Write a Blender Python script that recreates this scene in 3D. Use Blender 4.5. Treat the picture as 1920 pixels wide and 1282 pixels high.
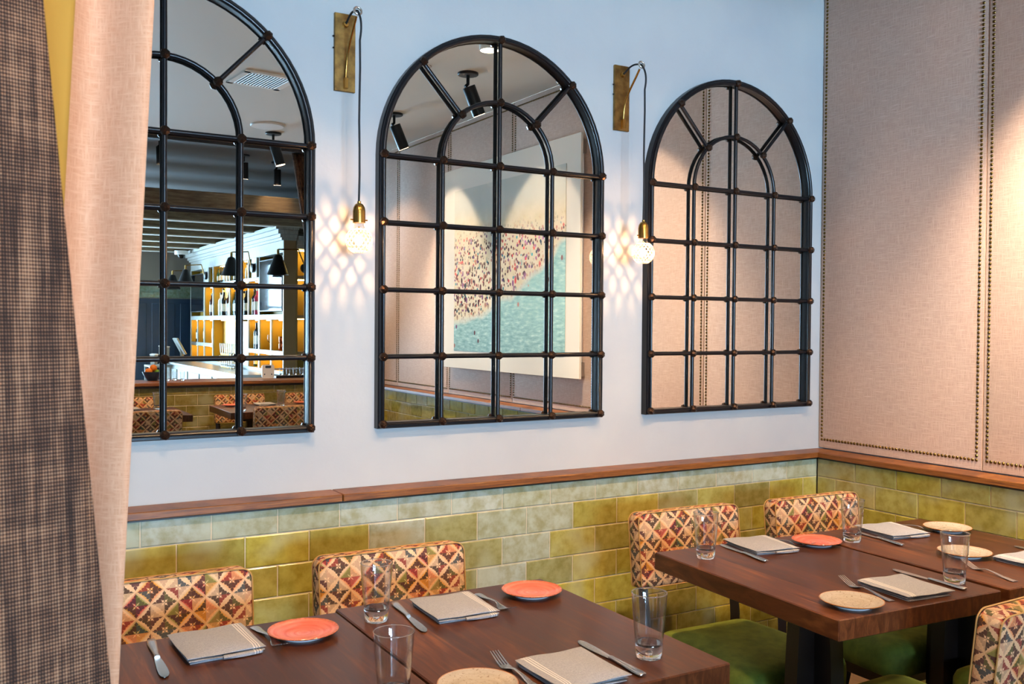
import bpy, math, random
from mathutils import Vector, Matrix
R = math.radians
PI = math.pi
for o in list(bpy.data.objects):
    bpy.data.objects.remove(o)
sc = bpy.context.scene
COL = sc.collection

# ------------------------------------------------------------------ camera
CAM_R = Vector((0.8605, -0.5094, 0.0077)).normalized()
CAM_F = Vector((0.50934, 0.86038, -0.0176)).normalized()
CAM_U = CAM_R.cross(CAM_F).normalized()
CAM_R = CAM_F.cross(CAM_U).normalized()
cam = bpy.data.cameras.new('camera')
camo = bpy.data.objects.new('camera', cam)
COL.objects.link(camo)
m = Matrix.Identity(4)
for i in range(3):
    m[i][0], m[i][1], m[i][2] = CAM_R[i], CAM_U[i], -CAM_F[i]
m.translation = Vector((-3.3526, -2.9584, 1.4844))
camo.matrix_world = m
cam.sensor_fit = 'HORIZONTAL'
cam.sensor_width = 36.0
cam.lens = 1776.25 / 1920 * 36.0
cam.clip_start = 0.05
cam.dof.use_dof = True
cam.dof.focus_distance = 3.6
cam.dof.aperture_fstop = 20.0
sc.camera = camo

# ------------------------------------------------------------------ world and view
world = bpy.data.worlds.new('sky')
sc.world = world
world.use_nodes = True
bg = world.node_tree.nodes['Background']
bg.inputs[0].default_value = (0.41, 0.68, 0.98, 1)
bg.inputs[1].default_value = 70.0
vs = sc.view_settings
vs.view_transform = 'Standard'
vs.look = 'None'
vs.exposure = 0.95
vs.gamma = 1.0
vs.use_curve_mapping = False
cy = sc.cycles
cy.max_bounces = 14
cy.diffuse_bounces = 5
cy.glossy_bounces = 8
cy.transmission_bounces = 12
cy.transparent_max_bounces = 16
cy.sample_clamp_indirect = 6.0
cy.blur_glossy = 0.5
cy.use_denoising = True


# ------------------------------------------------------------------ lights
def new_light(name, kind, loc, power, color):
    l = bpy.data.lights.new(name, kind)
    l.energy = power
    l.color = color
    o = bpy.data.objects.new(name, l)
    COL.objects.link(o)
    o.location = loc
    return o


WARM = (1.0, 0.64, 0.34)


def spot(name, loc, target, power, size, blend=1.0, color=WARM, radius=0.03):
    o = new_light(name, 'SPOT', loc, power, color)
    o.data.spot_size = R(size)
    o.data.spot_blend = blend
    o.data.shadow_soft_size = radius
    d = Vector(target) - Vector(loc)
    o.rotation_euler = d.to_track_quat('-Z', 'Y').to_euler()
    return o


# street windows in the far wall behind the bar: x centre, width
WINDOWS = [(-4.75, 1.15), (-3.45, 1.15), (-2.10, 1.25)]
WIN_Z = (0.05, 2.62)
LEFT_X = -5.6
BAR_END = -14.2
for i, (wx, ww) in enumerate(WINDOWS):
    l = new_light('window_portal', 'AREA', (wx, BAR_END + 0.02, sum(WIN_Z) / 2), 1.0, (1, 1, 1))
    l.data.shape = 'RECTANGLE'
    l.data.size = ww
    l.data.size_y = WIN_Z[1] - WIN_Z[0]
    l.rotation_euler = (R(90), 0, 0)
    l.data.cycles.is_portal = True

# ceiling spotlights: wall washers on the linen wall, table spots
CZ = 3.075
WASH = [(-0.56, -1.22), (-0.54, -2.22), (-0.47, -3.54)]
for (x, y) in WASH:
    spot('wall_wash_beam', (x + 0.08, y, CZ - 0.27), (0.10, y - 0.02, 1.55), 150, 80, 1.0, (1.0, 0.82, 0.63))
TABLES_AIM = [((-0.72, -1.62), (-0.55, -0.55)), ((-1.75, -1.62), (-1.35, -0.65)), ((-2.85, -1.62), (-2.6, -0.6))]
for (x, y), (tx, ty) in TABLES_AIM:
    spot('table_beam', (x, y, CZ - 0.03), (tx, ty, 0.76), 160, 84, 1.0)
spot('aisle_beam', (-1.03, -4.74, CZ - 0.25), (-1.0, -5.3, 0.76), 130, 80, 1.0)
spot('room_fill_beam', (-2.5, -3.7, CZ - 0.03), (-1.5, -0.3, 0.75), 190, 66, 1.0)  # added lamp, kept out of view, fills wall and tiles at a shallow angle
spot('wall_wash_beam', (-0.95, -4.75, CZ - 0.25), (0.10, -4.6, 1.6), 170, 80, 1.0, (1.0, 0.78, 0.56))
spot('curtain_fill_beam', (-2.75, -3.35, CZ - 0.03), (-3.3, -2.1, 1.3), 150, 70, 1.0)  # added unseen lamp that warms the front of the curtain
spot('aisle_beam', (-2.1, -4.74, CZ - 0.03), (-2.0, -5.3, 0.76), 120, 80, 1.0)

for x, y in ((-0.33, -7.0), (-1.66, -6.3)):
    spot('bar_beam', (x, y, 3.0), (x, y - 0.3, 0.9), 70, 110, 1.0)


# ------------------------------------------------------------------ shader helpers
def lin(c):
    if isinstance(c, str):
        c = [int(c[i:i + 2], 16) / 255 for i in (0, 2, 4)]
    return tuple((v / 12.92 if v <= 0.04045 else ((v + 0.055) / 1.055) ** 2.4) for v in c[:3]) + (1.0,)


class S:
    """socket wrapper with arithmetic"""
    def __init__(self, nt, s):
        self.nt, self.s = nt, s

    def m(self, op, *a, clamp=False):
        n = self.nt.nodes.new('ShaderNodeMath')
        n.operation = op
        n.use_clamp = clamp
        for i, v in enumerate((self,) + a):
            if isinstance(v, S):
                self.nt.links.new(v.s, n.inputs[i])
            else:
                n.inputs[i].default_value = v
        return S(self.nt, n.outputs[0])

    def __add__(self, o): return self.m('ADD', o)
    __radd__ = __add__
    def __sub__(self, o): return self.m('SUBTRACT', o)
    def __rsub__(self, o): return (self * -1.0) + o
    def __mul__(self, o): return self.m('MULTIPLY', o)
    __rmul__ = __mul__
    def __truediv__(self, o): return self.m('DIVIDE', o)
    def abs(self): return self.m('ABSOLUTE')
    def gt(self, o): return self.m('GREATER_THAN', o)
    def lt(self, o): return self.m('LESS_THAN', o)
    def max(self, o): return self.m('MAXIMUM', o)
    def min(self, o): return self.m('MINIMUM', o)
    def round(self): return self.m('ROUND')
    def floor(self): return self.m('FLOOR')
    def sin(self): return self.m('SINE')
    def sqrt(self): return self.m('SQRT')

    def ss(self, a, b):
        n = self.nt.nodes.new('ShaderNodeMapRange')
        n.interpolation_type = 'SMOOTHSTEP'
        self.nt.links.new(self.s, n.inputs[0])
        n.inputs[1].default_value = a
        n.inputs[2].default_value = b
        return S(self.nt, n.outputs[0])


class Mat:
    def __init__(self, name, color=(0.8, 0.8, 0.8), rough=0.5, metal=0.0, **kw):
        self.m = bpy.data.materials.new(name)
        self.m.use_nodes = True
        self.nt = self.m.node_tree
        self.b = self.nt.nodes['Principled BSDF']
        self.out = self.nt.nodes['Material Output']
        self.b.inputs['Base Color'].default_value = lin(color)
        self.b.inputs['Roughness'].default_value = rough
        self.b.inputs['Metallic'].default_value = metal
        for k, v in kw.items():
            self.b.inputs[k].default_value = v

    def node(self, t, **kw):
        n = self.nt.nodes.new(t)
        for k, v in kw.items():
            setattr(n, k, v)
        return n

    def link(self, a, b):
        self.nt.links.new(a.s if isinstance(a, S) else a, b)

    def tc(self, which='Object'):
        if not hasattr(self, '_tc'):
            self._tc = self.node('ShaderNodeTexCoord')
        return self._tc.outputs[which]

    def xyz(self, sock):
        n = self.node('ShaderNodeSeparateXYZ')
        self.link(sock, n.inputs[0])
        return [S(self.nt, n.outputs[i]) for i in range(3)]

    def vec(self, x, y, z):
        n = self.node('ShaderNodeCombineXYZ')
        for i, v in enumerate((x, y, z)):
            if isinstance(v, S):
                self.link(v, n.inputs[i])
            else:
                n.inputs[i].default_value = v
        return n.outputs[0]

    def scale(self, sock, v):
        n = self.node('ShaderNodeVectorMath', operation='MULTIPLY')
        self.link(sock, n.inputs[0])
        n.inputs[1].default_value = v
        return n.outputs[0]

    def noise(self, sock, scale=5.0, detail=3.0, rough=0.55, dist=0.0):
        n = self.node('ShaderNodeTexNoise')
        self.link(sock, n.inputs['Vector'])
        n.inputs['Scale'].default_value = scale
        n.inputs['Detail'].default_value = detail
        n.inputs['Roughness'].default_value = rough
        n.inputs['Distortion'].default_value = dist
        return S(self.nt, n.outputs[0])

    def voronoi(self, sock, scale=5.0, feature='F1', rnd=1.0):
        n = self.node('ShaderNodeTexVoronoi', feature=feature)
        self.link(sock, n.inputs['Vector'])
        n.inputs['Scale'].default_value = scale
        n.inputs['Randomness'].default_value = rnd
        return n

    def white(self, vec):
        n = self.node('ShaderNodeTexWhiteNoise')
        self.link(vec, n.inputs['Vector'])
        return S(self.nt, n.outputs[0])

    def ramp(self, fac, stops, const=False):
        n = self.node('ShaderNodeValToRGB')
        cr = n.color_ramp
        if const:
            cr.interpolation = 'CONSTANT'
        while len(cr.elements) < len(stops):
            cr.elements.new(0.5)
        for e, (p, c) in zip(cr.elements, stops):
            e.position = p
            e.color = lin(c)
        self.link(fac, n.inputs[0])
        return n.outputs[0]

    def mix(self, fac, a, b, mode='MIX'):
        n = self.node('ShaderNodeMix', data_type='RGBA', blend_type=mode)
        for k, v in ((0, fac), (6, a), (7, b)):
            s = n.inputs[k]
            if isinstance(v, S):
                self.link(v, s)
            elif hasattr(v, 'is_linked') or hasattr(v, 'links'):
                self.link(v, s)
            elif k == 0:
                s.default_value = v
            else:
                s.default_value = lin(v)
        return n.outputs[2]

    def color(self, s):
        self.link(s, self.b.inputs['Base Color'])

    def rough(self, s):
        self.link(s, self.b.inputs['Roughness'])

    def bump(self, h, strength=0.3, dist=0.002):
        n = self.node('ShaderNodeBump')
        n.inputs['Strength'].default_value = strength
        n.inputs['Distance'].default_value = dist
        self.link(h, n.inputs['Height'])
        self.link(n.outputs[0], self.b.inputs['Normal'])


MATS = {}


def mat(name, *a, **k):
    if name not in MATS:
        MATS[name] = Mat(name, *a, **k)
    return MATS[name]


def build_materials():
    # white plaster wall
    w = mat('plaster', 'd9d9d8', 0.75)
    n = w.noise(w.tc(), 28, 5, 0.6)
    n2 = w.noise(w.tc(), 3.0, 3)
    w.color(w.ramp(n2, [(0.3, 'a6a6a5'), (0.7, 'afaeaa')]))
    w.bump(n, 0.22, 0.004)
    mat('ceiling_paint', 'd2ccbf', 0.7)
    mat('dark_paint', '2b2c30', 0.55)
    mat('dark_ceiling', '5f5c5a', 0.6)
    f = mat('floor_wood', '3a2a22', 0.3)
    x, y, z = f.xyz(f.tc())
    n = f.noise(f.scale(f.tc(), (12, 1.2, 1)), 3, 4)
    f.color(f.ramp(n, [(0.3, '6a4f3c'), (0.7, '8c6b52')]))
    # glazed tile, colour from the object
    t = mat('tile_glaze', '8a8440', 0.22)
    oi = t.node('ShaderNodeObjectInfo')
    geo = t.node('ShaderNodeNewGeometry')
    big = t.noise(geo.outputs['Position'], 4.2, 2, 0.5)
    fine = t.noise(geo.outputs['Position'], 130, 4, 0.7)
    mott = t.noise(geo.outputs['Position'], 22, 3, 0.6)
    dark = t.mix(1.0, oi.outputs['Color'], 'd6cfae', 'MULTIPLY')
    c1 = t.mix(mott.ss(0.3, 0.75), oi.outputs['Color'], dark)
    pale = t.mix(0.55, oi.outputs['Color'], 'aeb39c')
    c2 = t.mix(big.ss(0.52, 0.72) * 0.8, c1, pale)
    c3 = t.mix(fine.ss(0.55, 0.8) * 0.25, c2, '6a6030')
    t.color(c3)
    t.rough(mott * 0.12 + 0.14)
    t.bump(big, 0.05, 0.004)
    t.b.inputs['Coat Weight'].default_value = 0.3
    mat('grout', 'c9b79a', 0.9)
    # oak ledge
    o = mat('oak', '8a5a2c', 0.42)
    n = o.noise(o.scale(o.tc('Object'), (2.2, 2.2, 60)), 3.0, 6, 0.65, 0.6)
    n2 = o.noise(o.scale(o.tc('Object'), (9, 9, 220)), 4.0, 4, 0.7)
    c = o.ramp(n, [(0.25, '33190b'), (0.5, '7a4518'), (0.75, '9c662e')])
    o.color(o.mix(n2.ss(0.5, 0.75) * 0.6, c, '4a2b14'))
    o.bump(n2, 0.15, 0.001)
    # beige linen
    l = mat('linen', 'c8b3a0', 0.85)
    x, y, z = l.xyz(l.tc())
    h = l.noise(l.vec(x * 9, y * 9, z * 150), 2.0, 4, 0.7)
    v = l.noise(l.vec(x * 150, y * 150, z * 9), 2.0, 4, 0.7)
    th = h.max(v)
    l.color(l.ramp(th, [(0.42, 'b29584'), (0.62, 'c9ae9d'), (0.8, 'd8c2b3')]))
    l.bump(th, 0.25, 0.001)
    l.b.inputs['Sheen Weight'].default_value = 0.15
    # dark table wood
    for nm, k in (('table_wood', 1.0), ('table_edge', 0.8)):
        t = mat(nm, '3c2219', 0.34)
        n = t.noise(t.scale(t.tc(), (26, 2.0, 8)), 2.2, 5, 0.6, 0.8)
        n2 = t.noise(t.scale(t.tc(), (90, 7, 30)), 3.0, 4, 0.7)
        c = t.ramp(n, [(0.25, '361b0d'), (0.5, '5a311a'), (0.8, '8f5730')])
        bx, by_, bz_ = t.xyz(t.tc())
        bw = t.white(t.vec((bx * 8.2 + 0.37).floor(), 1.3, 0.0))
        c = t.mix(bw * 0.55, c, '28140b')
        t.color(t.mix(n2.ss(0.5, 0.8) * 0.4, c, '22120c'))
        t.rough(n * 0.16 + 0.26)
        t.b.inputs['Specular IOR Level'].default_value = 0.28
        t.b.inputs['Coat Weight'].default_value = 0.06
        t.b.inputs['Coat Roughness'].default_value = 0.12
    mat('dark_wood', '20140f', 0.4)
    mat('mid_wood', '5a3d28', 0.5)
    # velvet
    v = mat('green_velvet', '46501a', 0.8)
    n = v.noise(v.tc(), 18, 4, 0.6)
    v.color(v.ramp(n, [(0.3, '525f14'), (0.7, '788628')]))
    v.b.inputs['Sheen Weight'].default_value = 0.6
    v.b.inputs['Sheen Roughness'].default_value = 0.35
    v.b.inputs['Sheen Tint'].default_value = lin('b8b048')
    fabric_material()
    mat('piping', 'b58a50', 0.8)
    # metals
    mat('iron', '0c0c10', 0.30, 0.0, **{'Specular IOR Level': 0.35})
    k = mat('iron_knob', '3c2c22', 0.36, 0.85)
    mat('brass', 'b98f4a', 0.26, 1.0)
    b = mat('antique_brass', '8a6b3c', 0.36, 1.0)
    n = b.noise(b.tc(), 30, 4)
    b.color(b.ramp(n, [(0.3, '6d5230'), (0.7, 'a5834b')]))
    mat('nail_brass', '6e552c', 0.32, 1.0)
    mat('steel', 'd6d4d0', 0.27, 1.0)
    mat('black_metal', '121214', 0.45, 0.3)
    mat('black_rubber', '151719', 0.7)
    mat('white_paint', 'e8e4dc', 0.5)
    mat('white_plastic', 'f2f2f0', 0.35)
    mat('mirror_silver', 'f0efe9', 0.0, 1.0)
    # glass
    mat('clear_glass', (1, 1, 1), 0.0, 0.0, **{'Transmission Weight': 1.0, 'IOR': 1.46})
    g = mat('thin_glass', (1, 1, 1), 0.03)
    fr = g.node('ShaderNodeLayerWeight')
    fr.inputs[0].default_value = 0.5
    fac = S(g.nt, fr.outputs['Facing'])
    fac = fac * fac * 0.8 + 0.06
    tr = g.node('ShaderNodeBsdfTransparent')
    gl = g.node('ShaderNodeBsdfGlossy')
    gl.inputs['Roughness'].default_value = 0.02
    ms = g.node('ShaderNodeMixShader')
    g.link(fac, ms.inputs[0])
    g.link(tr.outputs[0], ms.inputs[1])
    g.link(gl.outputs[0], ms.inputs[2])
    g.link(ms.outputs[0], g.out.inputs[0])
    g = mat('museum_glass', (1, 1, 1), 0.03)
    fr = g.node('ShaderNodeLayerWeight')
    fr.inputs[0].default_value = 0.5
    fac = S(g.nt, fr.outputs['Facing'])
    fac = fac * fac * fac * fac * fac * 0.06 + 0.001
    tr = g.node('ShaderNodeBsdfTransparent')
    gl = g.node('ShaderNodeBsdfGlossy')
    gl.inputs['Roughness'].default_value = 0.02
    ms = g.node('ShaderNodeMixShader')
    g.link(fac, ms.inputs[0])
    g.link(tr.outputs[0], ms.inputs[1])
    g.link(gl.outputs[0], ms.inputs[2])
    g.link(ms.outputs[0], g.out.inputs[0])
    c = mat('cut_glass', (1, 1, 1), 0.1)
    tr = c.node('ShaderNodeBsdfTransparent')
    tr.inputs[0].default_value = (0.80, 0.66, 0.55, 1)
    gl = c.node('ShaderNodeBsdfTranslucent')
    gl.inputs[0].default_value = (0.95, 0.93, 0.9, 1)
    ms = c.node('ShaderNodeMixShader')
    ms.inputs[0].default_value = 0.65
    c.link(tr.outputs[0], ms.inputs[1])
    c.link(gl.outputs[0], ms.inputs[2])
    c.link(ms.outputs[0], c.out.inputs[0])
    # emitters
    for nm, col, st in (('filament_glow', (1.0, 0.62, 0.32), 40.0), ('lamp_lens', (1.0, 0.82, 0.6), 14.0),
                        ('shelf_glow', (1.0, 0.74, 0.28), 24.0)):
        e = mat(nm, col, 0.5)
        e.b.inputs['Emission Color'].default_value = col + (1,)
        e.b.inputs['Emission Strength'].default_value = st
    # ceramics
    p = mat('coral_glaze', 'd8694c', 0.16)
    x, y, z = p.xyz(p.tc())
    r = (x * x + y * y).sqrt()
    sp = p.noise(p.tc(), 160, 3, 0.6)
    sw = p.noise(p.vec(r * 60, x * 6, y * 6), 2.0, 3)
    c = p.ramp(sw, [(0.3, 'd2604a'), (0.7, 'e8836a')])
    c = p.mix(r.ss(0.070, 0.081) * 0.8 * sp.ss(0.3, 0.6), c, '9a5a30')
    c = p.mix(sp.ss(0.68, 0.72) * 0.7, c, 'a04028')
    p.color(c)
    p.bump(sw, 0.15, 0.002)
    p = mat('cream_glaze', 'd9c8b2', 0.2)
    x, y, z = p.xyz(p.tc())
    r = (x * x + y * y).sqrt()
    sp = p.noise(p.tc(), 190, 3, 0.65)
    sw = p.noise(p.vec(r * 50, x * 5, y * 5), 2.0, 3)
    c = p.ramp(sw, [(0.3, 'a59884'), (0.7, 'bcae9b')])
    c = p.mix(sp.ss(0.57, 0.66) * 0.6, c, '6a4a2e')
    c = p.mix(r.ss(0.077, 0.081), c, 'a8672f')
    p.color(c)
    mat('plate_foot', 'd8d8dc', 0.3)
    # napkin linen, stripes at one edge
    n = mat('napkin_linen', 'c3bdb6', 0.9)
    x, y, z = n.xyz(n.tc())
    th = n.noise(n.vec(x * 500, y * 90, z * 90), 2, 3).max(n.noise(n.vec(x * 90, y * 500, z * 90), 2, 3))
    c = n.ramp(th, [(0.4, '86878c'), (0.75, 'abaaae')])
    st = None
    for cx in (0.058, 0.064, 0.070):
        q = (x - cx).abs().lt(0.0012)
        st = q if st is None else st.max(q)
    n.color(n.mix(st * 0.85, c, 'dcd6d0'))
    n.bump(th, 0.25, 0.0006)
    # curtains
    d = mat('brown_weave', '5a463d', 0.95)
    x, y, z = d.xyz(d.tc())
    u = x + y * 0.9
    k = 2 * PI / 0.0036
    chk = ((u + z) * k * 0.7).sin() * ((u - z) * k * 0.7).sin()
    col = d.noise(d.vec(x * 170, y * 140, z * 9), 1.0, 4, 0.65)
    row = d.noise(d.vec(x * 20, y * 20, z * 130), 1.0, 3, 0.6)
    f = chk * 0.22 + col * 0.75 + row * 0.25
    d.color(d.ramp(f, [(0.36, '21120a'), (0.5, '4c3122'), (0.6, '7e5840'), (0.72, 'b08868')]))
    d.bump(chk, 0.6, 0.002)
    s = mat('sheer_linen', 'e6cfb9', 0.9)
    x, y, z = s.xyz(s.tc())
    th = s.noise(s.vec(x * 300, y * 300, z * 30), 2, 2).max(s.noise(s.vec(x * 30, y * 30, z * 300), 2, 2))
    s.color(s.ramp(th, [(0.4, 'bd8a68'), (0.7, 'cc9e7e')]))
    mat('mustard_lining', 'a87c2c', 0.9)
    # bar
    p = mat('bar_paint', 'a9a79c', 0.45)
    n = p.noise(p.scale(p.tc(), (30, 30, 3)), 3, 5, 0.7)
    p.color(p.ramp(n, [(0.3, '77756d'), (0.65, '9a988f')]))
    p = mat('bar_wood', '8a6a3c', 0.5)
    p = mat('niche_lit_yellow', 'b08a1c', 0.6)  # yellow of the shelf lights put into the wood colour
    p = mat('beam_wood', '6f5f48', 0.7)
    n = p.noise(p.scale(p.tc(), (1.5, 8, 14)), 3, 5, 0.7)
    p.color(p.ramp(n, [(0.3, '4f4333'), (0.6, '82735a'), (0.8, 'a0937a')]))
    mat('beam_underside_lit', 'b0ab9d', 0.6)  # pale tone puts the daylight on the beam bottoms into the colour
    mat('screen_black', '08090c', 0.06)
    mat('navy_door', '1e3a58', 0.35)
    mat('pale_wall', '8f8b84', 0.7)
    for nm, c in (('bottle_green', '16351c'), ('bottle_black', '0b0c0c'), ('bottle_brown', '4a2410'), ('bottle_clear', 'c8ccc6'), ('bottle_pink', 'b8405a'), ('copper', 'b5603c')):
        mat(nm, c, 0.08, 1.0 if nm == 'copper' else 0.0)
    mat('paper_label', 'd8d2c2', 0.7)
    mat('orange_skin', 'd87a1c', 0.5)
    mat('lime_skin', '5c8a22', 0.5)
    mat('mat_board', 'd8cfc1', 0.8, 0.0, **{'Specular IOR Level': 0.1})
    mat('alu', 'a9a8a6', 0.3, 1.0)
    art_material()


def fabric_material():
    f = mat('tapestry', 'c08a50', 0.9)
    x, y, z = f.xyz(f.tc('Object'))
    nx, ny, nz = f.xyz(f.tc('Normal'))
    sx = nx.abs().gt(0.72)
    sz = nz.abs().gt(0.72)
    u = x + (y - x) * sx
    v = z + (y - z) * sz
    s = 0.0345
    a = (u + v) * (0.5 / s)
    b = (u - v) * (0.5 / s)
    ca, cb = a.round(), b.round()
    fa, fb = a - ca, b - cb
    lx, ly = fa + fb, fa - fb
    qx, qy = lx.gt(0.0), ly.gt(0.0)
    hq = f.white(f.vec(ca, cb, qx + qy * 2.0 + 0.5))
    hc = f.white(f.vec(ca, cb, 7.3))
    hd = f.white(f.vec(cb, ca, qx * 3.0 + qy + 0.2))
    X, Y = lx.abs(), ly.abs()
    p, q = X.max(Y), X.min(Y)

    def disc(cx, cy, r):
        dx, dy = p - cx, q - cy
        return (dx * dx + dy * dy).lt(r * r)
    dark = disc(0.68, 0.0, 0.125).max(disc(0.47, 0.15, 0.125)).max(disc(0.27, 0.27, 0.15)).max(disc(0.30, 0.08, 0.12))
    dark = dark.max(q.lt(0.035) * p.lt(0.9))
    edge = fa.abs().max(fb.abs())
    border = edge.gt(0.435)
    wx = (p - q).abs().lt(0.035) * p.lt(0.24)
    cream = 'd6ae86'
    ground = f.ramp(hq, [(0.0, 'd98a58'), (0.2, 'd08a2e'), (0.4, 'cf9550'), (0.52, '8a8040'), (0.62, 'b8503c'), (0.74, 'd89a66'), (0.88, 'a86e22')], True)
    ground = f.mix(hc.gt(0.52), ground, cream)
    dk = f.ramp(hd, [(0.0, '3a1414'), (0.25, '2c1a15'), (0.45, '7c1f1c'), (0.6, '4a4820'), (0.75, '283a40'), (0.86, '421622')], True)
    ht = f.white(f.vec(ca, cb, qx * 5.0 + qy * 9.0 + 3.1))
    c = f.mix(dark * (0.92 - ht.gt(0.72) * 0.6), ground, dk)
    c = f.mix(wx * 0.5, c, 'e3bd92')
    c = f.mix(border * 0.6, c, 'd2aa80')
    n = f.noise(f.tc(), 240, 3, 0.7)
    c = f.mix(n.ss(0.45, 0.75) * 0.22, c, '6a4526')
    f.color(c)
    f.bump(n + dark * -0.5, 0.35, 0.001)


def art_material():
    a = mat('beach_print', 'cfc8b8', 0.9, 0.0, **{'Specular IOR Level': 0.05})
    x, y, z = a.xyz(a.tc('Object'))
    # local frame of the print: y from -0.8 (far, left in the mirror) to 0.8, z from -0.62 to 0.62
    u = y * (1 / 1.56) + 0.5
    v = z * (1 / 1.24) + 0.5
    wob = a.noise(a.vec(u * 3, v * 3, 0.0), 1.6, 3) - 0.5
    shore = u * u * 0.36 + u * 0.08 - v + wob * 0.12 + 0.20      # >0 in the sea
    sea = shore.ss(0.0, 0.05)
    wave = a.noise(a.vec(u * 22, v * 60, 0.0), 1.0, 4, 0.6)
    seac = a.ramp(wave, [(0.3, '6c9292'), (0.55, '8fb0ae'), (0.75, 'bcd2ce')])
    sand = a.ramp(a.noise(a.vec(u * 14, v * 14, 3.0), 1.0, 4), [(0.3, 'c6b698'), (0.7, 'd8ccb4')])
    base = a.mix(sea, sand, seac)
    foam = (1.0 - (shore - 0.03).abs() * 40.0).m('MAXIMUM', 0.0) * 0.5
    base = a.mix(foam, base, 'd0cabd')
    # pale fade at the top, lamp glare painted into the print
    base = a.mix(v.ss(0.74, 0.9) * 0.8, base, 'bcbdb6')

    def crowd(base, sx, sy, thr, mask, cols, off):
        vo = a.voronoi(a.vec(u * sx + off, v * sy, off), 1.0)
        d = S(a.nt, vo.outputs['Distance'])
        h = a.white(a.scale(vo.outputs['Position'], (1.0, 1.0, 1.0)))
        c = a.ramp(h, cols, True)
        return a.mix(d.lt(thr) * mask * h.gt(0.12), base, c)
    cols = [(0.0, '3c262e'), (0.25, '5e3c40'), (0.45, '6c4668'), (0.6, '98665c'), (0.72, '222c3a'), (0.84, 'a83c40'), (0.93, '2f6c78')]
    dens = (shore * -1.0 + 0.02).ss(-0.03, 0.05) * (1.0 - v.ss(0.66, 0.78))
    base = crowd(base, 64, 44, 0.42, dens, cols, 3.1)
    base = crowd(base, 40, 18, 0.34, dens * (1.0 - v.ss(0.45, 0.62)), cols, 8.7)
    sparse = (1.0 - (shore - 0.14).abs() * 8.0).m('MAXIMUM', 0.0).gt(0.25) * (1.0 - v.ss(0.6, 0.7))
    base = crowd(base, 16, 9, 0.13, sparse, cols[:4], 1.7)
    a.color(base)


build_materials()


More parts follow.
